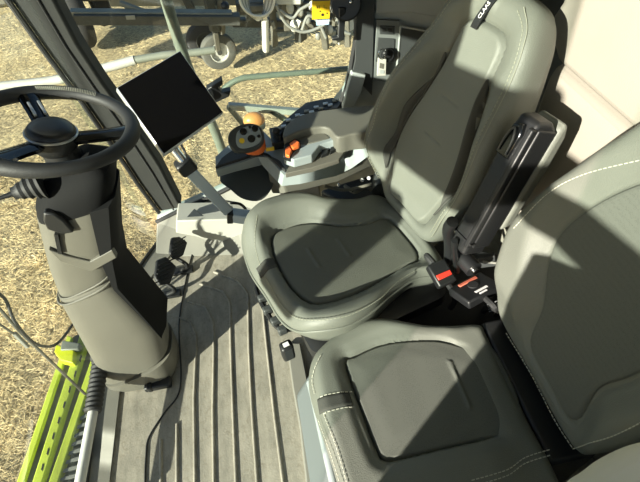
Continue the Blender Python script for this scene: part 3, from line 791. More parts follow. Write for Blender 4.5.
for s_, a in enumerate((.02, .66 * PI, 1.34 * PI)):
    bm = bmesh.new(); P = [wp(a, .03, -.03), wp(a, .07, -.022), wp(a, .12, -.012), wp(a, R_ - .008, 0)]
    rows = []
    for i, p in enumerate(cr(P, 4)):
        tgt = wp(a + PI / 2, 1) - wc; wdt = .025 - .004 * math.sin(i / 12 * PI)
        rows.append([p + tgt * wdt + wn * .003, p + tgt * wdt * .6 + wn * .010, p - tgt * wdt * .6 + wn * .010, p - tgt * wdt + wn * .003, p - tgt * wdt * .5 - wn * .012, p + tgt * wdt * .5 - wn * .012])
    stack(bm, rows); sp = obj('spoke', bm, M['gloss'], wh, angle=50)
    if s_ < 2:
        for q in ((.4, -.6) if s_ == 1 else (.0,)):
            tgt = wp(a + PI / 2, 1) - wc
            bm = bmesh.new(); bar(bm, wp(a, .075 if s_ == 1 else .12, -.007) + tgt * .011 * q * 2, wp(a, .125 if s_ == 1 else .152, .002) + tgt * .011 * q * 2, .006, .006, wn); obj('spoke_inlay', bm, M['silver'], sp, bevel=.001)
bm = bmesh.new(); stack(bm, [[wp(2 * PI * k / 24, r, h) for k in range(24)] for r, h in ((.04, -.06), (.052, -.045), (.054, -.016), (.052, -.006), (.044, .003), (.025, .007), (.01, .008))])
hub = obj('hub', bm, M['black'], wh)
bm = bmesh.new(); tube(bm, [wp(2 * PI * k / 36, .054, -.014) for k in range(36)], .003, 8, closed=True); obj('hub_ring', bm, M['silver'], hub)
bm = bmesh.new(); cyl(bm, wc - wn * .03, PY(75, 175, YC) - OC, .035, 20, .05); obj('shaft', bm, M['black'], sc)
# spinner knob at far left of rim
# stalk with bellows boot
bp = PY(32, 187, YC - .06) - OC; be = PY(-14, 203, YC - .09) - OC; dd = (be - bp).normalized()
bm = bmesh.new(); P = []; Rr = []
for k in range(9): P.append(bp + dd * (.008 * k - .022)); Rr.append((.038 - .0028 * k) * (1 if k % 2 == 0 else .84))
tube(bm, P, Rr, 20); lv = obj('stalk_boot', bm, M['black_rubber'], sc)
bm = bmesh.new(); tube(bm, [bp + dd * .03, bp + dd * .07, be, be + dd * .06], [.008, .005, .006, .010], 10); obj('stalk_lever', bm, M['black'], lv)
# tilt lever on the face
yf = YC - .093
bm = bmesh.new(); A = [PY(x, y, yf - .008) - OC for x, y in ((43, 213), (54, 214), (64, 221), (74, 233), (62, 235), (47, 230), (43, 222))]
solid(bm, A, [p + Vector((0, .02, 0)) for p in A]); obj('tilt_lever', bm, M['black'], sc, bevel=.005)
bm = bmesh.new(); A = [PY(x, y, yf - .004) - OC for x, y in ((54, 235), (58, 235), (62, 254), (58, 254))]
solid(bm, A, [p + Vector((0, .02, 0)) for p in A]); obj('slot', bm, M['black'], sc, smooth=False)
bm = bmesh.new(); A = [PY(x, y, yf - .003) - OC for x, y in ((48, 250), (60, 262), (92, 272), (117, 258), (112, 250), (90, 262), (66, 256))]
solid(bm, A, [p + Vector((0, .02, 0)) for p in A]); obj('face_ridge', bm, M['column'], sc, bevel=.003)
# small black foot fitting
bm = bmesh.new(); box(bm, PZ(158, 384, .015) - OC, (.10, .04, .03)); box(bm, PZ(150, 387, .02) - OC, (.02, .03, .035))
obj('foot_bracket', bm, M['black'], sc, bevel=.006)

# ------------------------------------------------------------------ PEDALS
for k, (px, py, lab, pts) in enumerate((
    (167, 222, 'black foot pedal next to the white box', [(160, 222), (169, 239), (180, 243), (187, 236), (187, 230), (180, 217)]),
    (167, 250, 'black foot pedal next to the windshield sill', [(155, 266), (160, 257), (170, 256), (178, 270), (172, 283), (158, 281)]))):
    pts = [[(172, 237), (180, 236), (188, 242), (184, 255), (175, 259), (170, 252)], [(157, 260), (166, 256), (177, 266), (171, 283), (160, 285), (155, 276)]][k]
    z = .16; Q = [PZ(x, y, z) for x, y in pts]; c = sum(Q, Vector()) / len(Q)
    nrm = Vector((.75, -.2, .62)).normalized(); Q2 = []
    for (x, y) in pts:
        r0 = ray(x, y); Q2.append(CAM + r0 * ((c - CAM).dot(nrm) / r0.dot(nrm)))
    r = tag(empty('foot_pedal', (c.x, c.y, 0)), lab, 'pedal', 'brake pedals'); O_ = Vector((c.x, c.y, 0))
    bm = bmesh.new(); N_ = Q2; solid(bm, [p - O_ for p in N_], [p - O_ - nrm * .018 for p in N_]); pdl = obj('pedal_plate', bm, M['black_rubber'], r, bevel=.007, seg=3)
    bm = bmesh.new()
    for f in (-.6, -.3, 0, .3, .6):
        a_ = c + (Q2[0] - c) * .0 + (Q2[4] - Q2[1]) * f * .5; sd_ = (Q2[2] - Q2[5]) * .33
        tube(bm, [a_ - sd_ - O_ + nrm * .001, a_ + sd_ - O_ + nrm * .001], .003, 6)
    obj('tread', bm, M['black'], pdl)
    bm = bmesh.new(); tube(bm, cr([c - O_ - nrm * .01, c - O_ - nrm * .05 + Vector((-.0, 0, -.03)), Vector((.01, -.02, .05)), Vector((-.03, -.01, .012))], 6), .009, 8); obj('pedal_arm', bm, M['black'], r)
    bm = bmesh.new(); box(bm, (-.03, -.01, .008), (.11, .04, .014)); obj('pedal_base', bm, M['black'], r, bevel=.003)

# ------------------------------------------------------------------ WHITE BOX + vent on the far wall
r = tag(empty('side_box', (-.35, 1.6, 0)), 'low white ledge box along the far wall below the window', 'box'); OB = Vector((-.35, 1.6, 0))
yb = 1.55
T = [PY(176, 221, yb), PY(241, 219, yb), PY(262, 219, yb)]; Bt = [PY(176, 233, yb), PY(241, 245, yb), PY(262, 248, yb)]
bm = bmesh.new()
A = [T[0], T[1], T[2], Vector((T[2].x, 1.66, T[2].z + .012)), Vector((T[1].x, 1.66, T[1].z + .012)), Vector((T[0].x + .01, 1.66, T[0].z + .008))]
B = [Bt[0], Bt[1], Bt[2], Vector((Bt[2].x, 1.70, Bt[2].z)), Vector((Bt[1].x, 1.70, Bt[1].z)), Vector((Bt[0].x, 1.70, Bt[0].z))]
solid(bm, [p - OB for p in A], [p - OB for p in B]); sb = obj('box_body', bm, M['white'], r, bevel=.005)
tz = lambda x, y: PZ(x, y, T[0].z + .014)
bm = bmesh.new(); A = [tz(x, y) for x, y in ((187, 217), (194, 209), (203, 216))]; A = [Vector((p.x, p.y, p.z)) - OB for p in A]
solid(bm, A, [p + Vector((0, .02, -.02)) for p in A]); obj('dark_vent', bm, M['dark'], r, smooth=False)

# ------------------------------------------------------------------ MONITOR + ARM
mc = [Vector(p) for p in ((-.353, 1.354, .72), (-.146, 1.543, .727), (-.258, 1.723, .889), (-.465, 1.534, .882))]
mc = [CAM + (p - CAM) * .89 for p in mc]
cm = sum(mc, Vector()) / 4
r = tag(empty('display_monitor', cm), 'flat black-screened monitor with silver edge on a metal arm', 'monitor')
ax = (mc[1] - mc[0]).normalized(); nn = (mc[1] - mc[0]).cross(mc[3] - mc[0]).normalized(); ay = nn.cross(ax)
def inset(k, h): return [cm + (p - cm) * k * 1.035 + nn * h - cm for p in mc]
bm = bmesh.new(); solid(bm, inset(1, 0), inset(1, -.022)); body = obj('housing', bm, M['silver'], r, bevel=.004)
bm = bmesh.new(); solid(bm, inset(.975, .0015), inset(.975, -.002)); obj('screen', bm, M['screen'], r, bevel=.0008)
bm = bmesh.new(); solid(bm, inset(.9, -.018), inset(.8, -.034)); obj('rear_cover', bm, M['black'], r, bevel=.006)
OA = PY(240, 216, 1.35)
r = tag(empty('monitor_arm', (OA.x, OA.y, OA.z)), 'blue-grey square metal arm holding the monitor', 'mounting arm')
top_ = PY(189, 170, 1.33); bot_ = PY(228, 211, 1.34)
bm = bmesh.new(); bar(bm, top_ - OA, bot_ - OA, .042, .032, (0, -.5, .6)); obj('arm_tube', bm, M['arm'], r, bevel=.005)
bm = bmesh.new(); bar(bm, PY(227, 215, 1.34) - OA, PY(233, 215, 1.34) - OA, .052, .05); obj('elbow_clamp', bm, M['black'], r, bevel=.004)
bm = bmesh.new(); bar(bm, PY(231, 215, 1.34) - OA, PY(268, 220, 1.30) - OA, .045, .045); obj('foot_tube', bm, M['arm'], r, bevel=.006)
bm = bmesh.new(); bar(bm, PY(181, 160, 1.33) - OA, PY(190, 171, 1.33) - OA, .062, .055, (0, -.5, .6)); obj('ball_clamp', bm, M['black'], r, bevel=.01)
bm = bmesh.new(); cyl(bm, PY(172, 147, 1.36) - OA, PY(184, 162, 1.33) - OA, .017, 16); ball(bm, PY(172, 147, 1.36) - OA, .022); obj('joint', bm, M['chrome'], r)
bm = bmesh.new(); tube(bm, cr([PY(180, 143, 1.36) - OA, PY(185, 152, 1.32) - OA, PY(187, 158, 1.32) - OA], 4), .004, 8); obj('lever', bm, M['black'], r)
bm = bmesh.new(); tube(bm, cr([PY(231, 203, 1.40) - OA, PY(240, 204, 1.42) - OA, PY(246, 210, 1.40) - OA, PY(250, 222, 1.37) - OA], 5), .006, 8); obj('cable_loop', bm, M['black_rubber'], r)
# clamp beside the monitor
r = tag(empty('rail_clamp', PY(217, 92, 1.56)), 'black two-pronged clamp at the edge of the monitor', 'clamp'); OK_ = PY(217, 92, 1.56)
for nm, A in (('jaw', [(206, 90), (222, 80), (223, 85), (218, 88), (222, 93), (231, 91), (229, 97), (214, 104)]),):
    Q = [PY(x, y, 1.56) - OK_ for x, y in A]; bm = bmesh.new(); solid(bm, Q, [p + Vector((0, .035, 0)) for p in Q]); obj(nm, bm, M['black'], r, bevel=.003)
bm = bmesh.new(); cyl(bm, PY(204, 96, 1.55) - OK_, PY(212, 94, 1.56) - OK_, .02, 16); obj('knob', bm, M['black'], r)

# ------------------------------------------------------------------ ARMREST CONSOLE
OCn = PZ(300, 150, .40)
con = tag(empty('armrest_console', OCn), 'grey control console with joystick and taupe armrest pad beside the operator seat', 'console')
CP = lambda x, y, z: PZ(x, y, z - .01) - OCn
def crop(a, b): return (200 + a / 3.2, 80 + b / 3.2)
ZT = .655
up_ = [(216, 171), (232, 165), (258, 157), (267, 157), (284, 175), (300, 171), (338, 160), (348, 148), (364, 133)]
lo_ = [(218, 177), (234, 172), (262, 165), (272, 176), (282, 186), (300, 184), (336, 176), (352, 168), (374, 152)]
near = [CP(x, y, ZT) for x, y in up_]; nearl = [CP(x, y, ZT - .045) for x, y in lo_]
# main body
bm = bmesh.new()
far = [p + Vector((.0, .17 if i > 1 else .08 + .05 * i, 0)) for i, p in enumerate(near)]
for i in range(len(near) - 1):
    A = [near[i], near[i + 1], far[i + 1], far[i]]
    B = [nearl[i], nearl[i + 1], far[i + 1] + Vector((0, 0, -.05)), far[i] + Vector((0, 0, -.05))]
    solid(bm, A, B)
bmesh.ops.remove_doubles(bm, verts=bm.verts, dist=.0003)
obj('side_band', bm, M['console'], con, angle=50)
# dark belly under the nose and grey lower body
bm = bmesh.new(); P_ = [(221, 178), (262, 168), (273, 181), (269, 193), (259, 201), (243, 199), (231, 190)]
A = resample(cr([CP(x, y, ZT - .07) for x, y in P_], 5, True), 36)
solid(bm, A, [p + Vector((0, .12, -.01)) for p in A]); obj('belly_cover', bm, M['dark'], con, bevel=.006)
bm = bmesh.new()
A = [CP(x, y, ZT - .045) for x, y in ((268, 172), (282, 185), (300, 183), (336, 175), (352, 167), (376, 152), (372, 168), (355, 176), (320, 186), (290, 196), (272, 196))]
solid(bm, [CP(x, y, ZT - .04) for x, y in ((268, 170), (282, 184), (336, 174), (376, 150))] + [CP(376, 150, ZT - .04) + Vector((0, .14, 0)), CP(268, 170, ZT - .04) + Vector((0, .14, 0))],
      [CP(x, y, ZT - .10) for x, y in ((272, 194), (288, 194), (338, 182), (376, 165))] + [CP(376, 165, ZT - .10) + Vector((0, .12, 0)), CP(272, 194, ZT - .10) + Vector((0, .12, 0))])
obj('lower_body', bm, M['taupe'], con, bevel=.006)
# palm pad at the nose
bm = bmesh.new(); P_ = [(215, 167), (222, 157), (232, 150), (246, 148), (262, 152), (280, 160), (287, 171), (284, 170), (268, 154), (257, 153), (233, 161), (217, 166)]
A = [CP(x, y, ZT + .010) for x, y in P_]; A = resample(A, 40)
solid(bm, A, [Vector((p.x, p.y, p.z - .02)) for p in A]); obj('palm_pad', bm, M['black_rubber'], con, bevel=.008, seg=3)
# armrest pad
bm = bmesh.new(); P_ = [(283, 132), (288, 123), (303, 114), (330, 109), (372, 105), (376, 112), (372, 130), (352, 134), (337, 137), (325, 127), (300, 131), (285, 138)]
A = resample(cr([CP(x, y, .73) for x, y in P_], 5, True), 60)
solid(bm, A, [Vector((p.x, p.y, p.z - .07)) for p in A]); obj('armrest_pad', bm, M['taupe'], con, bevel=.018, seg=4)
# recessed tray in dark rubber + light surround
q2 = lambda L: [(180 + a / 2.909, 80 + b / 2.909) for a, b in L]
def cplate(name, L, z, th, m, parent=None, bev=.003):
    A = [CP(x, y, z) for x, y in q2(L)]; bm = bmesh.new(); solid(bm, A, [Vector((p.x, p.y, p.z - th)) for p in A]); return obj(name, bm, m, parent or con, bevel=bev)
cplate('tray', [(306, 272), (320, 245), (385, 230), (412, 196), (470, 180), (486, 200), (462, 230), (380, 256)], ZT + .008, .02, M['tray'], bev=.002)
cplate('switch_box', [(300, 222), (330, 232), (383, 218), (406, 188), (445, 176), (500, 172), (530, 168), (530, 152), (480, 158), (448, 163), (424, 138), (398, 138), (330, 160), (303, 182)], .70, .035, M['console'], bev=.004)
cplate('switch_lid', [(338, 168), (400, 145), (418, 150), (436, 168), (372, 186), (352, 186)], .703, .02, M['taupe'])
cplate('rocker_switch', [(412, 200), (432, 194), (430, 212), (410, 220)], ZT + .02, .02, M['black'], bev=.002)
cplate('rocker_switch', [(438, 192), (462, 184), (458, 198), (436, 210)], ZT + .02, .02, M['black'], bev=.002)
thr = cplate('throttle_housing', [(302, 188), (328, 166), (350, 176), (352, 190), (328, 206), (320, 226), (302, 220)], .708, .02, M['black'], bev=.003)
cplate('orange_switch', [(306, 198), (318, 190), (326, 204), (318, 220), (306, 216)], .716, .014, M['orange'], thr, .003)
cplate('orange_switch', [(318, 184), (334, 172), (348, 180), (346, 190), (328, 198)], .720, .014, M['orange'], thr, .003)
# keypad strip on the outboard side
bm = bmesh.new(); P_ = [(272, 131), (290, 115), (306, 102), (333, 97), (342, 102), (338, 108), (304, 114), (288, 124), (280, 136)]
A = [CP(x, y, .71) for x, y in P_]; solid(bm, A, [Vector((p.x, p.y, p.z - .05)) for p in A]); kp = obj('keypad', bm, M['black'], con, bevel=.004)
for i in range(13):
    f = i / 12; x = 279 + (335 - 279) * f; y = 128.5 + (100.5 - 128.5) * (f ** .68) + (3 if i % 2 else 0)
    bm = bmesh.new(); box(bm, CP(x, y, .713), (.019, .014, .007)); obj('key', bm, M['silver'] if i % 3 else M['hose'], kp, bevel=.002)
bm = bmesh.new(); box(bm, CP(278, 140, .66), (.05, .10, .05)); obj('lever_gate', bm, M['black'], con, bevel=.004)
bm = bmesh.new(); tube(bm, [CP(281, 140, .68), CP(276, 132, .72)], .008, 10); ball(bm, CP(276, 131, .725), .014); obj('small_lever', bm, M['black'], con)
bm = bmesh.new(); box(bm, CP(270, 149, .69), (.03, .01, .012), None); obj('yellow_marker', bm, M['yellow'], con, bevel=.002)
# joystick
jb = CP(256, 152, .67)
bm = bmesh.new(); tube(bm, [jb, jb + Vector((0, 0, .04)), CP(253, 138, .735)], [.03, .022, .02], 16); jo = obj('joystick', bm, M['black'], con)
bm = bmesh.new(); P_ = [(243, 146), (256, 148), (264, 143), (264, 137), (258, 132), (245, 138)]
A = resample(cr([CP(x, y, .725) for x, y in P_], 5, True), 30); solid(bm, A, [Vector((p.x, p.y, p.z - .035)) for p in A]); obj('orange_collar', bm, M['orange'], jo, bevel=.008)
jn = Vector((.05, -.62, .78)).normalized()
hc = PZ(245, 137, .76)
def JP(x, y, h=0):
    r0 = ray(x, y); return CAM + r0 * ((hc - CAM).dot(jn) / r0.dot(jn)) + jn * h - OCn
P_ = [(228, 142), (229, 133), (237, 126), (249, 123), (260, 126), (264, 134), (263, 143), (256, 149), (244, 152), (234, 151)]
A = resample(cr([JP(x, y) for x, y in P_], 5, True), 40); cA = sum(A, Vector()) / 40
bm = bmesh.new(); stack(bm, [[cA + (p - cA) * k + jn * h for p in A] for k, h in ((.5, -.055), (.85, -.04), (1.0, -.02), (1.0, -.004), (.94, .004))])
hd = obj('joystick_head', bm, M['dark'], jo, angle=60)
P_ = [(236, 141), (238, 132), (247, 127), (257, 127), (261, 134), (261, 141), (255, 146), (244, 149), (238, 147)]
B = resample(cr([JP(x, y, .005) for x, y in P_], 5, True), 36)
bm = bmesh.new(); solid(bm, [p + jn * .002 for p in B], [p - jn * .004 for p in B]); obj('button_plate', bm, M['console'], hd, bevel=.001)
for (x, y, rr_, mm) in ((243.5, 132.5, .0125, 'gloss'), (255, 129.5, .0115, 'gloss'), (251.5, 139.5, .0135, 'gloss'), (242, 141.5, .0095, 'yellow'), (259, 137, .006, 'gloss'), (250, 126.5 + 1.5, .005, 'gloss')):
    bm = bmesh.new(); c_ = JP(x, y, .006); cyl(bm, c_, c_ + jn * .005, rr_ * .95, 18); obj('thumb_button', bm, M[mm], hd, bevel=.001)
# mechanism beneath
bm = bmesh.new(); A = [PZ(x, y, .40) for x, y in ((320, 190), (345, 182), (378, 172), (400, 185), (400, 208), (345, 205))]
solid(bm, [p - OCn for p in A], [Vector((p.x, p.y, .0)) - OCn for p in A]); obj('support_bracket', bm, M['black'], con, bevel=.01)
for x, y in ((369, 178), (362, 180), (339, 185), (352, 190), (357, 188)):
    bm = bmesh.new(); c_ = CP(x, y, .47); ball(bm, c_, .008, u=10, v=8); obj('bolt', bm, M['chrome'] if x < 360 else M['whiteink'], con)
bm = bmesh.new(); tube(bm, cr([CP(345, 186, .45), CP(355, 192, .46), CP(365, 187, .45), CP(372, 190, .44)], 5), .008, 8); tube(bm, cr([CP(325, 186, .5), CP(345, 190, .48), CP(372, 184, .5)], 5), .006, 8); obj('linkage_rod', bm, M['steel'], con)
bm = bmesh.new(); cyl(bm, CP(384, 178, .44), CP(384, 192, .44), .045, 20); obj('motor', bm, M['dark'], con)

# ------------------------------------------------------------------ REAR SIDE PANEL FITTINGS
yw = 1.70
def wplate(name, pts, m, parent, O, y=yw, th=.012, bevel=.002):
    A = [PY(x, y_, y) - O for x, y_ in pts]; bm = bmesh.new(); solid(bm, A, [p + Vector((0, th, 0)) for p in A]); return obj(name, bm, m, parent, bevel=bevel)
O_ = PY(388, 45, yw); r = tag(empty('ignition_switch', O_), 'ignition switch panel with small rocker display behind the operator seat', 'switch panel')
wplate('panel_plate', [(377, 20), (400, 21), (396, 84), (373, 80)], M['midgrey'], r, O_, 1.695)
wplate('rocker_display', [(380, 26), (395, 26.5), (394, 35), (380, 34.5)], M['dark'], r, O_, 1.69)
wplate('rocker_symbol', [(382, 28.5), (386, 28.5), (386, 32), (382, 32)], M['pillar'], r, O_, 1.687); wplate('rocker_symbol', [(388, 28.8), (392, 28.8), (392, 32.3), (388, 32.3)], M['pillar'], r, O_, 1.687)
wplate('recess', [(378, 38), (395, 39), (394, 62), (376, 62)], M['dark'], r, O_, 1.69)
bm = bmesh.new(); c_ = PY(387, 54, 1.685) - O_; cyl(bm, c_, c_ + Vector((0, -.02, 0)), .026, 20); obj('ignition_barrel', bm, M['black'], r, bevel=.003)
Ok = PY(384, 55, 1.65); r = tag(empty('ignition_key', Ok), 'key with white fob hanging from the ignition', 'key')
bm = bmesh.new(); ball(bm, PY(385, 53, 1.65) - Ok, .012); cyl(bm, PY(385, 53, 1.65) - Ok, Vector((.008, .03, 0)), .006, 8); obj('key_head', bm, M['black'], r)
bm = bmesh.new(); c_ = PY(382.5, 54, 1.645) - Ok; tube(bm, [c_ + Vector((.016 * math.cos(a), .004 * math.sin(a), .018 * math.sin(a))) for a in [2 * PI * k / 24 for k in range(24)]], .0018, 6, closed=True); obj('key_ring', bm, M['chrome'], r)
A = [PY(x, y, 1.655) - Ok for x, y in ((378, 58), (386.5, 59), (386, 76), (377, 76))]; bm = bmesh.new(); solid(bm, A, [p + Vector((0, .006, 0)) for p in A]); fb = obj('key_fob', bm, M['white'], r, bevel=.002)
A = [PY(x, y, 1.653) - Ok for x, y in ((380, 63), (384, 64), (383.5, 69), (379.5, 68))]; bm = bmesh.new(); solid(bm, A, [p + Vector((0, .003, 0)) for p in A]); obj('fob_picture', bm, M['tray'], fb, smooth=False)
A = [PY(x, y, 1.653) - Ok for x, y in ((380, 70), (384.5, 70.5), (384, 74), (379.5, 73.5))]; bm = bmesh.new(); solid(bm, A, [p + Vector((0, .003, 0)) for p in A]); obj('fob_print', bm, M['trimgrey'], fb, smooth=False)
O_ = PY(415, 50, yw); r = tag(empty('rear_vent_panel', O_), 'dark recessed panel on the side wall behind the operator backrest', 'panel')
wplate('dark_panel', [(401, 27), (450, 35), (446, 90), (396, 84)], M['dark'], r, O_, 1.69, bevel=.004)
bm = bmesh.new(); tube(bm, [PY(x, y, 1.69) - O_ for x, y in ((400.5, 26.5), (450, 34.5))], .004, 8); tube(bm, [PY(x, y, 1.69) - O_ for x, y in ((400.5, 26.5), (395.5, 84))], .004, 8); obj('panel_rim', bm, M['trimgrey'], r)
O_ = PY(345, 10, 1.64); r = tag(empty('window_latch', O_), 'black window latch with hanging handle at the top of the far window', 'latch')
bm = bmesh.new(); cyl(bm, PY(346, 4, 1.64) - O_, PY(346, 4, 1.70) - O_, .055, 24); obj('latch_body', bm, M['black'], r, bevel=.006)
bm = bmesh.new(); A = [PY(x, y, 1.63) - O_ for x, y in ((339, 8), (346.5, 8), (344, 41), (332, 41), (332, 38), (338, 37))]; solid(bm, A, [p + Vector((0, .02, 0)) for p in A]); obj('latch_handle', bm, M['black'], r, bevel=.004)
bm = bmesh.new(); ball(bm, PY(351, 2, 1.635) - O_, .007); obj('latch_screw', bm, M['chrome'], r)
O_ = PY(320, 12, 1.715); r = tag(empty('warning_decal', O_), 'yellow warning decal with pale blue strip stuck on the far window', 'decal')
wplate('yellow_field', [(312, -6), (330.5, -6), (329.5, 18.5), (312, 19.5)], M['yellow'], r, O_, 1.715, .0015, 0)
wplate('dark_header', [(313, -2), (329.5, -2), (329.5, 0.8), (313, 1.2)], M['tray'], r, O_, 1.713, .0015, 0)
wplate('blue_strip', [(316, 20.2), (329, 19.6), (329, 24.5), (316.5, 25.5)], M['glasslabel'], r, O_, 1.715, .0015, 0)
bm = bmesh.new(); c_ = PY(322.5, 14.8, 1.713) - O_; cyl(bm, c_, c_ + Vector((0, .001, 0)), .005, 12)
for x, y in ((320, 11.3), (327, 13.3)):
    c_ = PY(x, y, 1.713) - O_; cyl(bm, c_, c_ + Vector((0, .001, 0)), .0025, 8)
for k in range(2): tube(bm, [PY(317 + 2 * k, 5.5, 1.713) - O_, PY(317 + 2 * k, 8.5, 1.713) - O_], .0012, 5)
tube(bm, [PY(324, 5, 1.713) - O_, PY(324, 8, 1.713) - O_, PY(327, 8, 1.713) - O_], .0008, 5)
obj('decal_symbol', bm, M['ink'], r)

# ------------------------------------------------------------------ FLOOR CABLE, HANDRAIL
bm = bmesh.new(); P_ = [(198, 236), (190, 262), (184, 290), (179, 325), (181, 372), (178, 395), (165, 412), (149, 437), (146, 455), (145, 482), (146, 520)]
tube(bm, cr([PZ(x, y, .003) for x, y in P_], 6), .003, 8); tag(obj('floor_cable', bm, M['black_rubber']), 'thin black cable running over the floor mat past the column foot', 'cable')
r = tag(empty('handrail', PZ(98, 400, .1)), 'pale tubular handle with black ribbed grip beside the windshield sill', 'handle'); OH = PZ(98, 400, .1)
a_ = PY(97, 362, .92) ; zz = a_.z
pA = PZ(101, 357, .14); pB = PZ(93, 412, .12); pC = PZ(80, 482, .11); pD = PZ(72, 540, .10)
bm = bmesh.new(); tube(bm, [pA - OH, pB - OH, pC - OH, pD - OH, pD - OH + Vector((0, -.02, -.1))], .0165, 14); obj('tube', bm, M['tube'], r)
bm = bmesh.new(); n = 24; tube(bm, [(pA - OH).lerp(pB - OH, k / n) for k in range(n + 1)], [.030 if k % 2 else .0265 for k in range(n + 1)], 16); obj('grip', bm, M['black_rubber'], r)
bm = bmesh.new(); ball(bm, PZ(98, 357, .13) - OH, .028); cyl(bm, PZ(98, 357, .12) - OH, PZ(100, 357, .0) - OH, .012, 12); obj('end_mount', bm, M['black_rubber'], r)
bm = bmesh.new(); tube(bm, [PZ(106, 355, .12) - OH, PZ(100, 360, .13) - OH], .006, 8); obj('pin', bm, M['whiteink'], r)

# ------------------------------------------------------------------ OUTSIDE: wiper, cable
def outside_tube(name, pts, r_, m, lab, cat, y=None, x=None, z=None, grp=None, extra=None):
    f = (lambda a, b: PX(a, b, x)) if x is not None else ((lambda a, b: PY(a, b, y)) if y is not None else (lambda a, b: PZ(a, b, z)))
    Q = [f(a, b) for a, b in pts]; O = Q[0]
    bm = bmesh.new(); tube(bm, cr([q - O for q in Q], 6), r_, 10)
    o = obj(name, bm, m); o.location = O; tag(o, lab, cat, grp); return o
o = empty('windshield_wiper', PX(22, 338, -1.0)); tag(o, 'grey windshield wiper arm outside beneath the steering wheel', 'wiper'); OW = PX(22, 338, -1.0)
bm = bmesh.new(); tube(bm, [PX(x, y, -1.0) - OW for x, y in ((-10, 298), (20, 332), (85, 394))], .0055, 8); obj('main_arm', bm, M['steel'], o)
bm = bmesh.new(); tube(bm, [PX(x, y, -1.0) - OW for x, y in ((-10, 318), (14, 334))], .004, 8); obj('link_arm', bm, M['steel'], o)
bm = bmesh.new(); bar(bm, PX(14, 333, -1.0) - OW, PX(28, 347, -1.0) - OW, .013, .013); obj('joint_block', bm, M['hose'], o, bevel=.003)
outside_tube('black_cable', [(-8, 290), (5, 299), (14, 320), (28, 338), (42, 346), (58, 343), (75, 321), (84, 305)], .0055, M['black_rubber'], 'curved black cable hanging outside the windshield', 'cable', x=-.98)

# lime platform below the windshield
zp = -.75
r = tag(empty('header_platform', PZ(80, 420, zp)), 'lime green slatted machine platform below the windshield', 'platform'); OG = PZ(80, 420, zp)
def gpl(name, pts, m, th=.05, z=zp, bev=.006):
    A = [PZ(x, y, z) - OG for x, y in pts]; bm = bmesh.new(); solid(bm, A, [Vector((p.x, p.y, p.z - th)) for p in A]); return obj(name, bm, m, r, bevel=bev)
gpl('outer_edge', [(67, 335), (72, 337), (18, 500), (10, 500)], M['lime'])
gpl('side_beam', [(80, 333), (87, 340), (36, 500), (26, 500)], M['lime'], .07, zp + .02)
gpl('side_beam', [(94, 350), (99, 354), (52, 500), (42, 500)], M['lime'], .07, zp + .02)
gpl('grey_web', [(72, 337), (80, 333), (28, 500), (18, 500)], M['steel'], .03, zp - .02)
gpl('grey_web', [(87, 340), (94, 350), (44, 500), (36, 500)], M['steel'], .03, zp - .02)
gpl('step_grating', [(99, 354), (112, 372), (86, 500), (52, 500)], M['rail'], .03, zp - .02)
for k in range(16):
    f = k / 16; y_ = 356 + f * 140; gpl('grating_bar', [(99 - f * 46, y_), (108 - f * 24, y_ - 8), (108.5 - f * 24, y_ - 5), (99 - f * 46, y_ + 3)], M['hose'], .01, zp + .005, 0)
for k in range(9):
    f = k / 9; y_ = 345 + f * 140; x0 = 83.5 - f * 49
    gpl('slot', [(x0 + 1, y_), (x0 + 2.6, y_ - 6), (x0 + 3.8, y_ - 5), (x0 + 2.2, y_ + 1.5)], M['ink'], .004, zp + .022, 0)
gpl('yellow_bracket', [(56, 344), (64, 347), (74, 350), (73, 363), (60, 360), (54, 352)], M['limey'], .06, zp + .06)
gpl('bracket_arm', [(62, 340), (80, 343), (78, 349), (60, 350)], M['rail'], .04, zp + .07)

# outside rails by the far window
outside_tube('grab_rail', [(163, -12), (172, 20), (188, 68), (206, 110), (222, 150), (236, 196)], .024, M['rail'], 'grey-green upright rail outside, passing behind the monitor', 'rail', y=2.05)
outside_tube('window_guard_rail', [(222, 92), (226, 87), (240, 79), (262, 76), (345, 69), (420, 60)], .013, M['rail'], 'thin horizontal grey rail outside the far window', 'rail', y=1.95)
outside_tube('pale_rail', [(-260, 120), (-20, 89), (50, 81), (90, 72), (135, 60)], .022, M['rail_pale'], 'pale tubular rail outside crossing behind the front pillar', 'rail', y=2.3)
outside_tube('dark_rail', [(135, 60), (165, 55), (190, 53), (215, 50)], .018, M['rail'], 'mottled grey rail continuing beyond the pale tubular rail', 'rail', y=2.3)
O_ = PY(262, 118, 2.0); r = tag(empty('lamp_bracket', O_), 'grey triangular steel bracket outside the far window with amber lamp on it', 'bracket')
for a_, b_, w in (((228, 106), (300, 112), .03), ((228, 106), (243, 124), .02), ((243, 124), (262, 135), .02), ((270, 110), (292, 124), .02)):
    bm = bmesh.new(); bar(bm, PY(*a_, 2.0) - O_, PY(*b_, 2.0) - O_, .03, w); obj('bracket_bar', bm, M['rail_pale'] if w == .03 else M['rail'], r, bevel=.003)
bm = bmesh.new(); q0 = PY(298, 112, 2.0); bar(bm, q0 - O_, Vector((q0.x + .05, YR + .04, q0.z)) - O_, .03, .03); obj('bracket_bar', bm, M['rail'], r, bevel=.003)
O_ = PY(254, 120, 1.93); r = tag(empty('amber_lamp', O_), 'round orange marker lamp outside directly behind the joystick', 'lamp')
bm = bmesh.new(); ball(bm, (0, 0, 0), .052, (1, .7, .75), 24, 16); obj('lens', bm, M['amber'], r)
bm = bmesh.new(); cyl(bm, (0, .01, -.045), (0, .01, -.02), .05, 24); obj('lamp_base', bm, M['rail'], r)

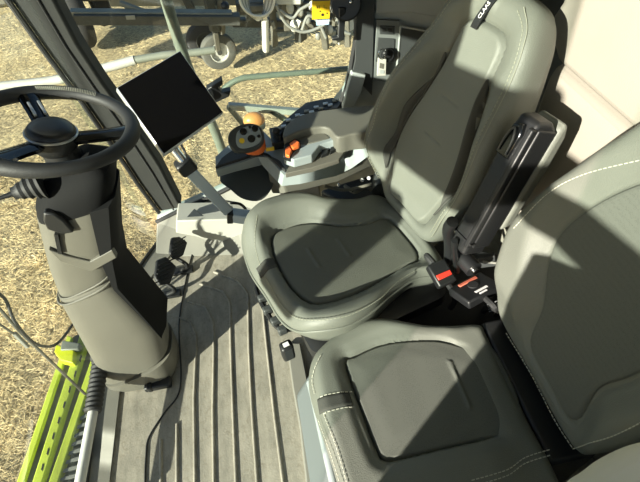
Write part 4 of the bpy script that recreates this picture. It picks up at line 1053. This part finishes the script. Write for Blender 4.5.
# ------------------------------------------------------------------ OUTSIDE: implement
def tyre(parent, c, R, w, axis, m, rimm, rim=.55, name='wheel'):
    axis = Vector(axis).normalized(); u = axis.orthogonal().normalized(); v = axis.cross(u)
    prof = [(rim, -.5), (.75, -.52), (.93, -.44), (1, -.25), (1, .25), (.93, .44), (.75, .52), (rim, .5), (rim - .03, 0)]
    bm = bmesh.new(); n = 40; rows = []
    for k in range(n):
        a = 2 * PI * k / n; d = u * math.cos(a) + v * math.sin(a)
        rows.append([bm.verts.new(c + d * R * p + axis * w * q) for p, q in prof])
    for k in range(n):
        A, B = rows[k], rows[(k + 1) % n]
        for j in range(len(prof)): bm.faces.new((A[j], A[(j + 1) % len(prof)], B[(j + 1) % len(prof)], B[j]))
    ty = obj('tyre', bm, m, parent)
    bm = bmesh.new()
    stack(bm, [[c + (u * math.cos(2 * PI * k / 32) + v * math.sin(2 * PI * k / 32)) * R * p + axis * w * q for k in range(32)] for p, q in ((rim, .3), (rim, -.48), (rim * .9, -.5), (rim * .85, -.2), (rim * .45, -.2), (rim * .4, -.35), (.08, -.35))])
    rm = obj('wheel_rim', bm, rimm, ty, angle=35)
    bm = bmesh.new(); cyl(bm, c - axis * w * .55, c - axis * w * .2, R * .13, 12); obj('hub', bm, M['steel_dark'], rm)
IO = Vector((-.6, 6.9, zg)); imp = tag(empty('field_implement', IO), 'towed field implement with white-rimmed gauge wheel, hoses and grey frame', 'implement')
L_ = lambda p: Vector(p) - IO
gw = PY(218.5, 51, 7.0)
tyre(imp, L_(gw), .27, .15, (-.25, 1, .0), M['tyre'], M['rim'])
tyre(imp, L_(gw) + Vector((-.20, .40, .02)), .28, .17, (-.25, 1, 0), M['tyre_dark'], M['steel_dark'])
def ibar(name, a, b, ya, yb, w, h, m, bev=.01):
    bm = bmesh.new(); bar(bm, L_(PY(*a, ya)), L_(PY(*b, yb)), w, h); return obj(name, bm, m, imp, bevel=bev)
ibar('wheel_fork', (206, -14), (215, 31), 6.8, 6.85, .12, .12, M['steel_dark']); ibar('wheel_fork', (221, -14), (221, 33), 6.8, 6.9, .09, .10, M['steel'])
ibar('wheel_axle', (215, 31), (218, 50), 6.85, 6.98, .07, .10, M['steel'])
ibar('front_beam', (75, 18), (240, 19), 6.4, 6.4, .16, .12, M['steel_dark'])
ibar('front_beam', (70, 12), (232, 13), 6.45, 6.45, .14, .05, M['steel_pale'])
ibar('rear_beam', (110, 1), (250, 0), 7.0, 7.0, .14, .10, M['steel_pale'])
ibar('diagonal_brace', (120, 3), (150, 14), 6.6, 6.45, .06, .06, M['steel_pale'])
ibar('yellow_label', (207, 13.5), (213, 13.2), 6.6, 6.6, .1, .07, M['yellow'], 0)
ibar('white_label', (126, 17.5), (135, 17.3), 6.30, 6.30, .01, .05, M['hose'], 0)
ibar('hydraulic_cylinder', (265, 18), (266, 52), 6.5, 6.6, .09, .09, M['rim'], .03)
ibar('cylinder_rod', (265, -10), (265, 20), 6.5, 6.5, .06, .06, M['chrome'], .01)
ibar('cylinder_stand', (272, 2), (275, 46), 6.7, 6.75, .10, .05, M['steel'])
ibar('valve_post', (283, -8), (287, 30), 6.7, 6.7, .09, .09, M['steel'])
ibar('valve_post', (322, 20), (326, 48), 6.4, 6.5, .09, .09, M['steel'])
ibar('valve_post', (345, -10), (348, 46), 6.5, 6.6, .08, .08, M['steel'])
ibar('cross_member', (240, 8), (352, 2), 6.75, 6.75, .10, .08, M['steel'])
ibar('cross_member', (270, 30), (352, 28), 6.75, 6.75, .06, .05, M['steel_dark'])
ibar('toolbox', (275, -2), (300, -2), 6.5, 6.5, .2, .1, M['rim'])
for x, y, s_ in ((294, 26, .1), (300, 12, .08), (308, 20, .07), (318, 36, .07), (290, 8, .09), (330, 30, .08), (312, 6, .08), (338, 22, .07), (281, 15, .07), (335, 8, .1)):
    bm = bmesh.new(); c_ = L_(PY(x, y, 6.5)); bmesh.ops.create_icosphere(bm, subdivisions=2, radius=s_ * .6, matrix=Matrix.Translation(c_) @ Matrix.Diagonal((1, .8, 1.5, 1)))
    obj('valve', bm, M['rim'] if s_ > .075 else M['hose'], imp)
for k in range(6):
    bm = bmesh.new(); d = k * 1.6
    P_ = [(238 + d, -14), (241 + d, 4 + k), (250 + d * .6, 14 + k * .8), (262 - d * .3, 16 + k * .7), (272 - d, 9 + k * .5), (277 - d, -14)]
    tube(bm, cr([L_(PY(x, y, 6.3 + .03 * k)) for x, y in P_], 6), .018, 8); obj('hydraulic_hose', bm, M['hose'] if k % 2 else M['rim'], imp)
for P_ in ([(276, 5), (282, 18), (290, 27), (303, 32), (318, 28), (330, 20)], [(280, 10), (292, 18), (300, 10), (310, 4)], [(302, 30), (308, 16), (318, 22), (326, 38)], [(320, -6), (334, 12), (343, 30), (350, 34)]):
    bm = bmesh.new(); tube(bm, cr([L_(PY(x, y, 6.35)) for x, y in P_], 6), .02, 8); obj('hydraulic_hose', bm, M['hose'], imp)
bm = bmesh.new(); ball(bm, L_(PY(225, 6, 6.6)), .06); obj('black_cap', bm, M['black'], imp)
ibar('main_frame', (236, 6), (352, -4), 6.9, 6.9, .30, .16, M['steel_dark'], .02)
ibar('main_frame', (232, 22), (352, 24), 7.3, 7.3, .14, .12, M['steel_dark'], .02)
ibar('support_post', (300, -10), (301, 40), 6.9, 6.95, .16, .12, M['steel_dark'], .01)
ibar('support_post', (334, -10), (337, 42), 7.1, 7.15, .12, .12, M['steel'], .01)
ibar('support_post', (248, -10), (250, 20), 7.1, 7.1, .14, .12, M['steel_dark'], .01)
rnd = random.Random(3)
for k in range(34):
    x = rnd.uniform(272, 350); y = rnd.uniform(-2, 38 if x > 300 else 30); yy = rnd.uniform(6.5, 7.1); s_ = rnd.uniform(.03, .085)
    bm = bmesh.new(); M4_ = Matrix.Translation(L_(PY(x, y, yy))) @ Matrix.Rotation(rnd.uniform(0, 3), 4, 'Y') @ Matrix.Rotation(rnd.uniform(0, 3), 4, 'Z')
    if k % 3: box(bm, (0, 0, 0), (s_ * 1.5, s_, s_ * rnd.uniform(.5, 3)), M4_)
    else: tube(bm, cr([M4_ @ Vector((-.2, 0, 0)), M4_ @ Vector((0, .05, .08)), M4_ @ Vector((.2, 0, -.05))], 5), .014, 7)
    obj('hydraulic_fitting' if k % 3 else 'hydraulic_pipe', bm, M[('steel_dark', 'hose', 'steel', 'rim', 'steel')[k % 5]], imp, bevel=.006 if k % 3 else 0)
# unseen panel added up beyond the frame to shade the ground behind the gauge wheel
bm = bmesh.new(); box(bm, L_((-4.2, 4.6, 1.0)), (4.6, .3, 1.5)); obj('overhead_shade_panel', bm, M['steel'], imp, bevel=.04)
for a_, b_ in (((-2.3, 4.7, .7), (-1.0, 6.9, .5)), ((-1.0, 6.9, .5), (-.7, 6.9, -.9)), ((-5.9, 4.7, 1.2), (-1.0, 6.95, .5))):
    bm = bmesh.new(); bar(bm, L_(a_), L_(b_), .10, .10); obj('shade_panel_arm', bm, M['steel_dark'], imp)

# second trailer behind, top corner
TO = Vector((-3.3, 9.0, zg)); tr = tag(empty('towed_trailer', TO), 'far-off trailer with dark tyres and a small red lamp beyond the front pillar', 'trailer')
T_ = lambda x, y, yy: PY(x, y, yy) - TO
tyre(tr, T_(70, 10, 8.6), .62, .3, (1, .55, 0), M['tyre_dark'], M['steel'], .5)
tyre(tr, T_(97, -2, 9.2), .45, .3, (1, .3, 0), M['tyre_dark'], M['steel'], .5)
bm = bmesh.new(); bar(bm, T_(48, -6, 8.3), T_(64, 14, 8.3), .2, .1); obj('mudguard', bm, M['hose'], tr, bevel=.02)
bm = bmesh.new(); bar(bm, T_(61, 24, 8.2), T_(63, 29, 8.2), .07, .05); obj('red_lamp', bm, M['red'], tr, bevel=.01)
bm = bmesh.new(); bar(bm, T_(30, -12, 9.0), T_(118, -14, 9.0), .5, .3); obj('chassis', bm, M['steel'], tr, bevel=.02)
for x, y in ((80, 24), (88, 23)):
    bm = bmesh.new(); c_ = T_(x, y, 9.2); ball(bm, c_, .07, (1.3, 1, 1), 10, 8); obj('clod_guard', bm, M['steel_dark'], tr)

# ------------------------------------------------------------------ unseen blocker added outside the front corner to cast shade bands into the cab
mo = Vector((-1.22, -.32, 1.0)); r = tag(empty('shade_blocker', mo), 'unseen shade blocker added outside the near front corner', 'shade blocker')
MR = Matrix.Rotation(math.atan2(.8, -.6), 4, 'Z')
bm = bmesh.new(); box(bm, (.10, 0, .65), (.54, .07, .36), MR); obj('upper_blocker', bm, M['black'], r, bevel=.03, seg=3)
bm = bmesh.new(); box(bm, (.235, 0, .22), (.21, .06, .30), MR); obj('lower_blocker', bm, M['black'], r, bevel=.03, seg=3)
bm = bmesh.new(); tube(bm, [MR @ Vector((.235, 0, .3)), MR @ Vector((.235, 0, .5))], .015, 8); bar(bm, MR @ Vector((-.1, 0, .62)), MR @ Vector((-.62, -.0, .60)), .05, .11); obj('blocker_bar', bm, M['dark'], r)

# unseen sheet added inside the windshield top to keep sun off the seats
bm = bmesh.new(); rows = []
for p in W:
    if p.y < .12: continue
    f = 1.48; rows.append([bm.verts.new((p.x - .10 * (zz_ / ROOF) ** 2 + .03, p.y, zz_)) for zz_ in (f, 1.6, 1.75, ROOF)])
for a, b in zip(rows[:-1], rows[1:]):
    for k in range(3): bm.faces.new((a[k], b[k], b[k + 1], a[k + 1]))
bl = obj('added_shade_sheet', bm, M['dark']); bl.modifiers.new('t', 'SOLIDIFY').thickness = .004
tag(bl, 'dark shade sheet added over the top of the windshield', 'shade sheet')

# ------------------------------------------------------------------ LIGHT, CAMERA, RENDER
az = Vector((.8, .6, 0)).normalized(); EL = math.radians(20)
sdir = Vector((az.x * math.cos(EL), az.y * math.cos(EL), -math.sin(EL)))
sl = bpy.data.lights.new('sun', 'SUN'); sl.energy = 15.0; sl.color = (1, .93, .80); sl.angle = math.radians(.6)
so_ = bpy.data.objects.new('sun', sl); COL.objects.link(so_); so_.rotation_euler = sdir.to_track_quat('-Z', 'Y').to_euler(); so_.location = (-3, -3, 5)
w = bpy.data.worlds.new('sky'); bpy.context.scene.world = w; w.use_nodes = True; nt = w.node_tree
bg = nt.nodes['Background']; sk = nt.nodes.new('ShaderNodeTexSky'); sk.sky_type = 'NISHITA'; sk.sun_disc = False
sk.sun_elevation = EL; sk.sun_rotation = math.atan2(-az.x, -az.y); sk.air_density = 1.0; sk.dust_density = .6; sk.ozone_density = 1.0
nt.links.new(sk.outputs['Color'], bg.inputs['Color']); bg.inputs['Strength'].default_value = .17

cd = bpy.data.cameras.new('camera'); cam = bpy.data.objects.new('camera', cd); COL.objects.link(cam)
cam.matrix_world = Matrix.Translation(CAM) @ frame(Rv, -Dv, -Fv).to_4x4()
cd.sensor_fit = 'HORIZONTAL'; cd.sensor_width = 36; cd.lens = FPX / 640 * 36; cd.clip_start = .01; cd.clip_end = 200
S = bpy.context.scene; S.camera = cam
S.view_settings.view_transform = 'Standard'; S.view_settings.look = 'None'; S.view_settings.gamma = 1; S.view_settings.exposure = 0.0
S.view_settings.use_curve_mapping = False
S.cycles.max_bounces = 8; S.cycles.transparent_max_bounces = 12; S.cycles.use_denoising = True
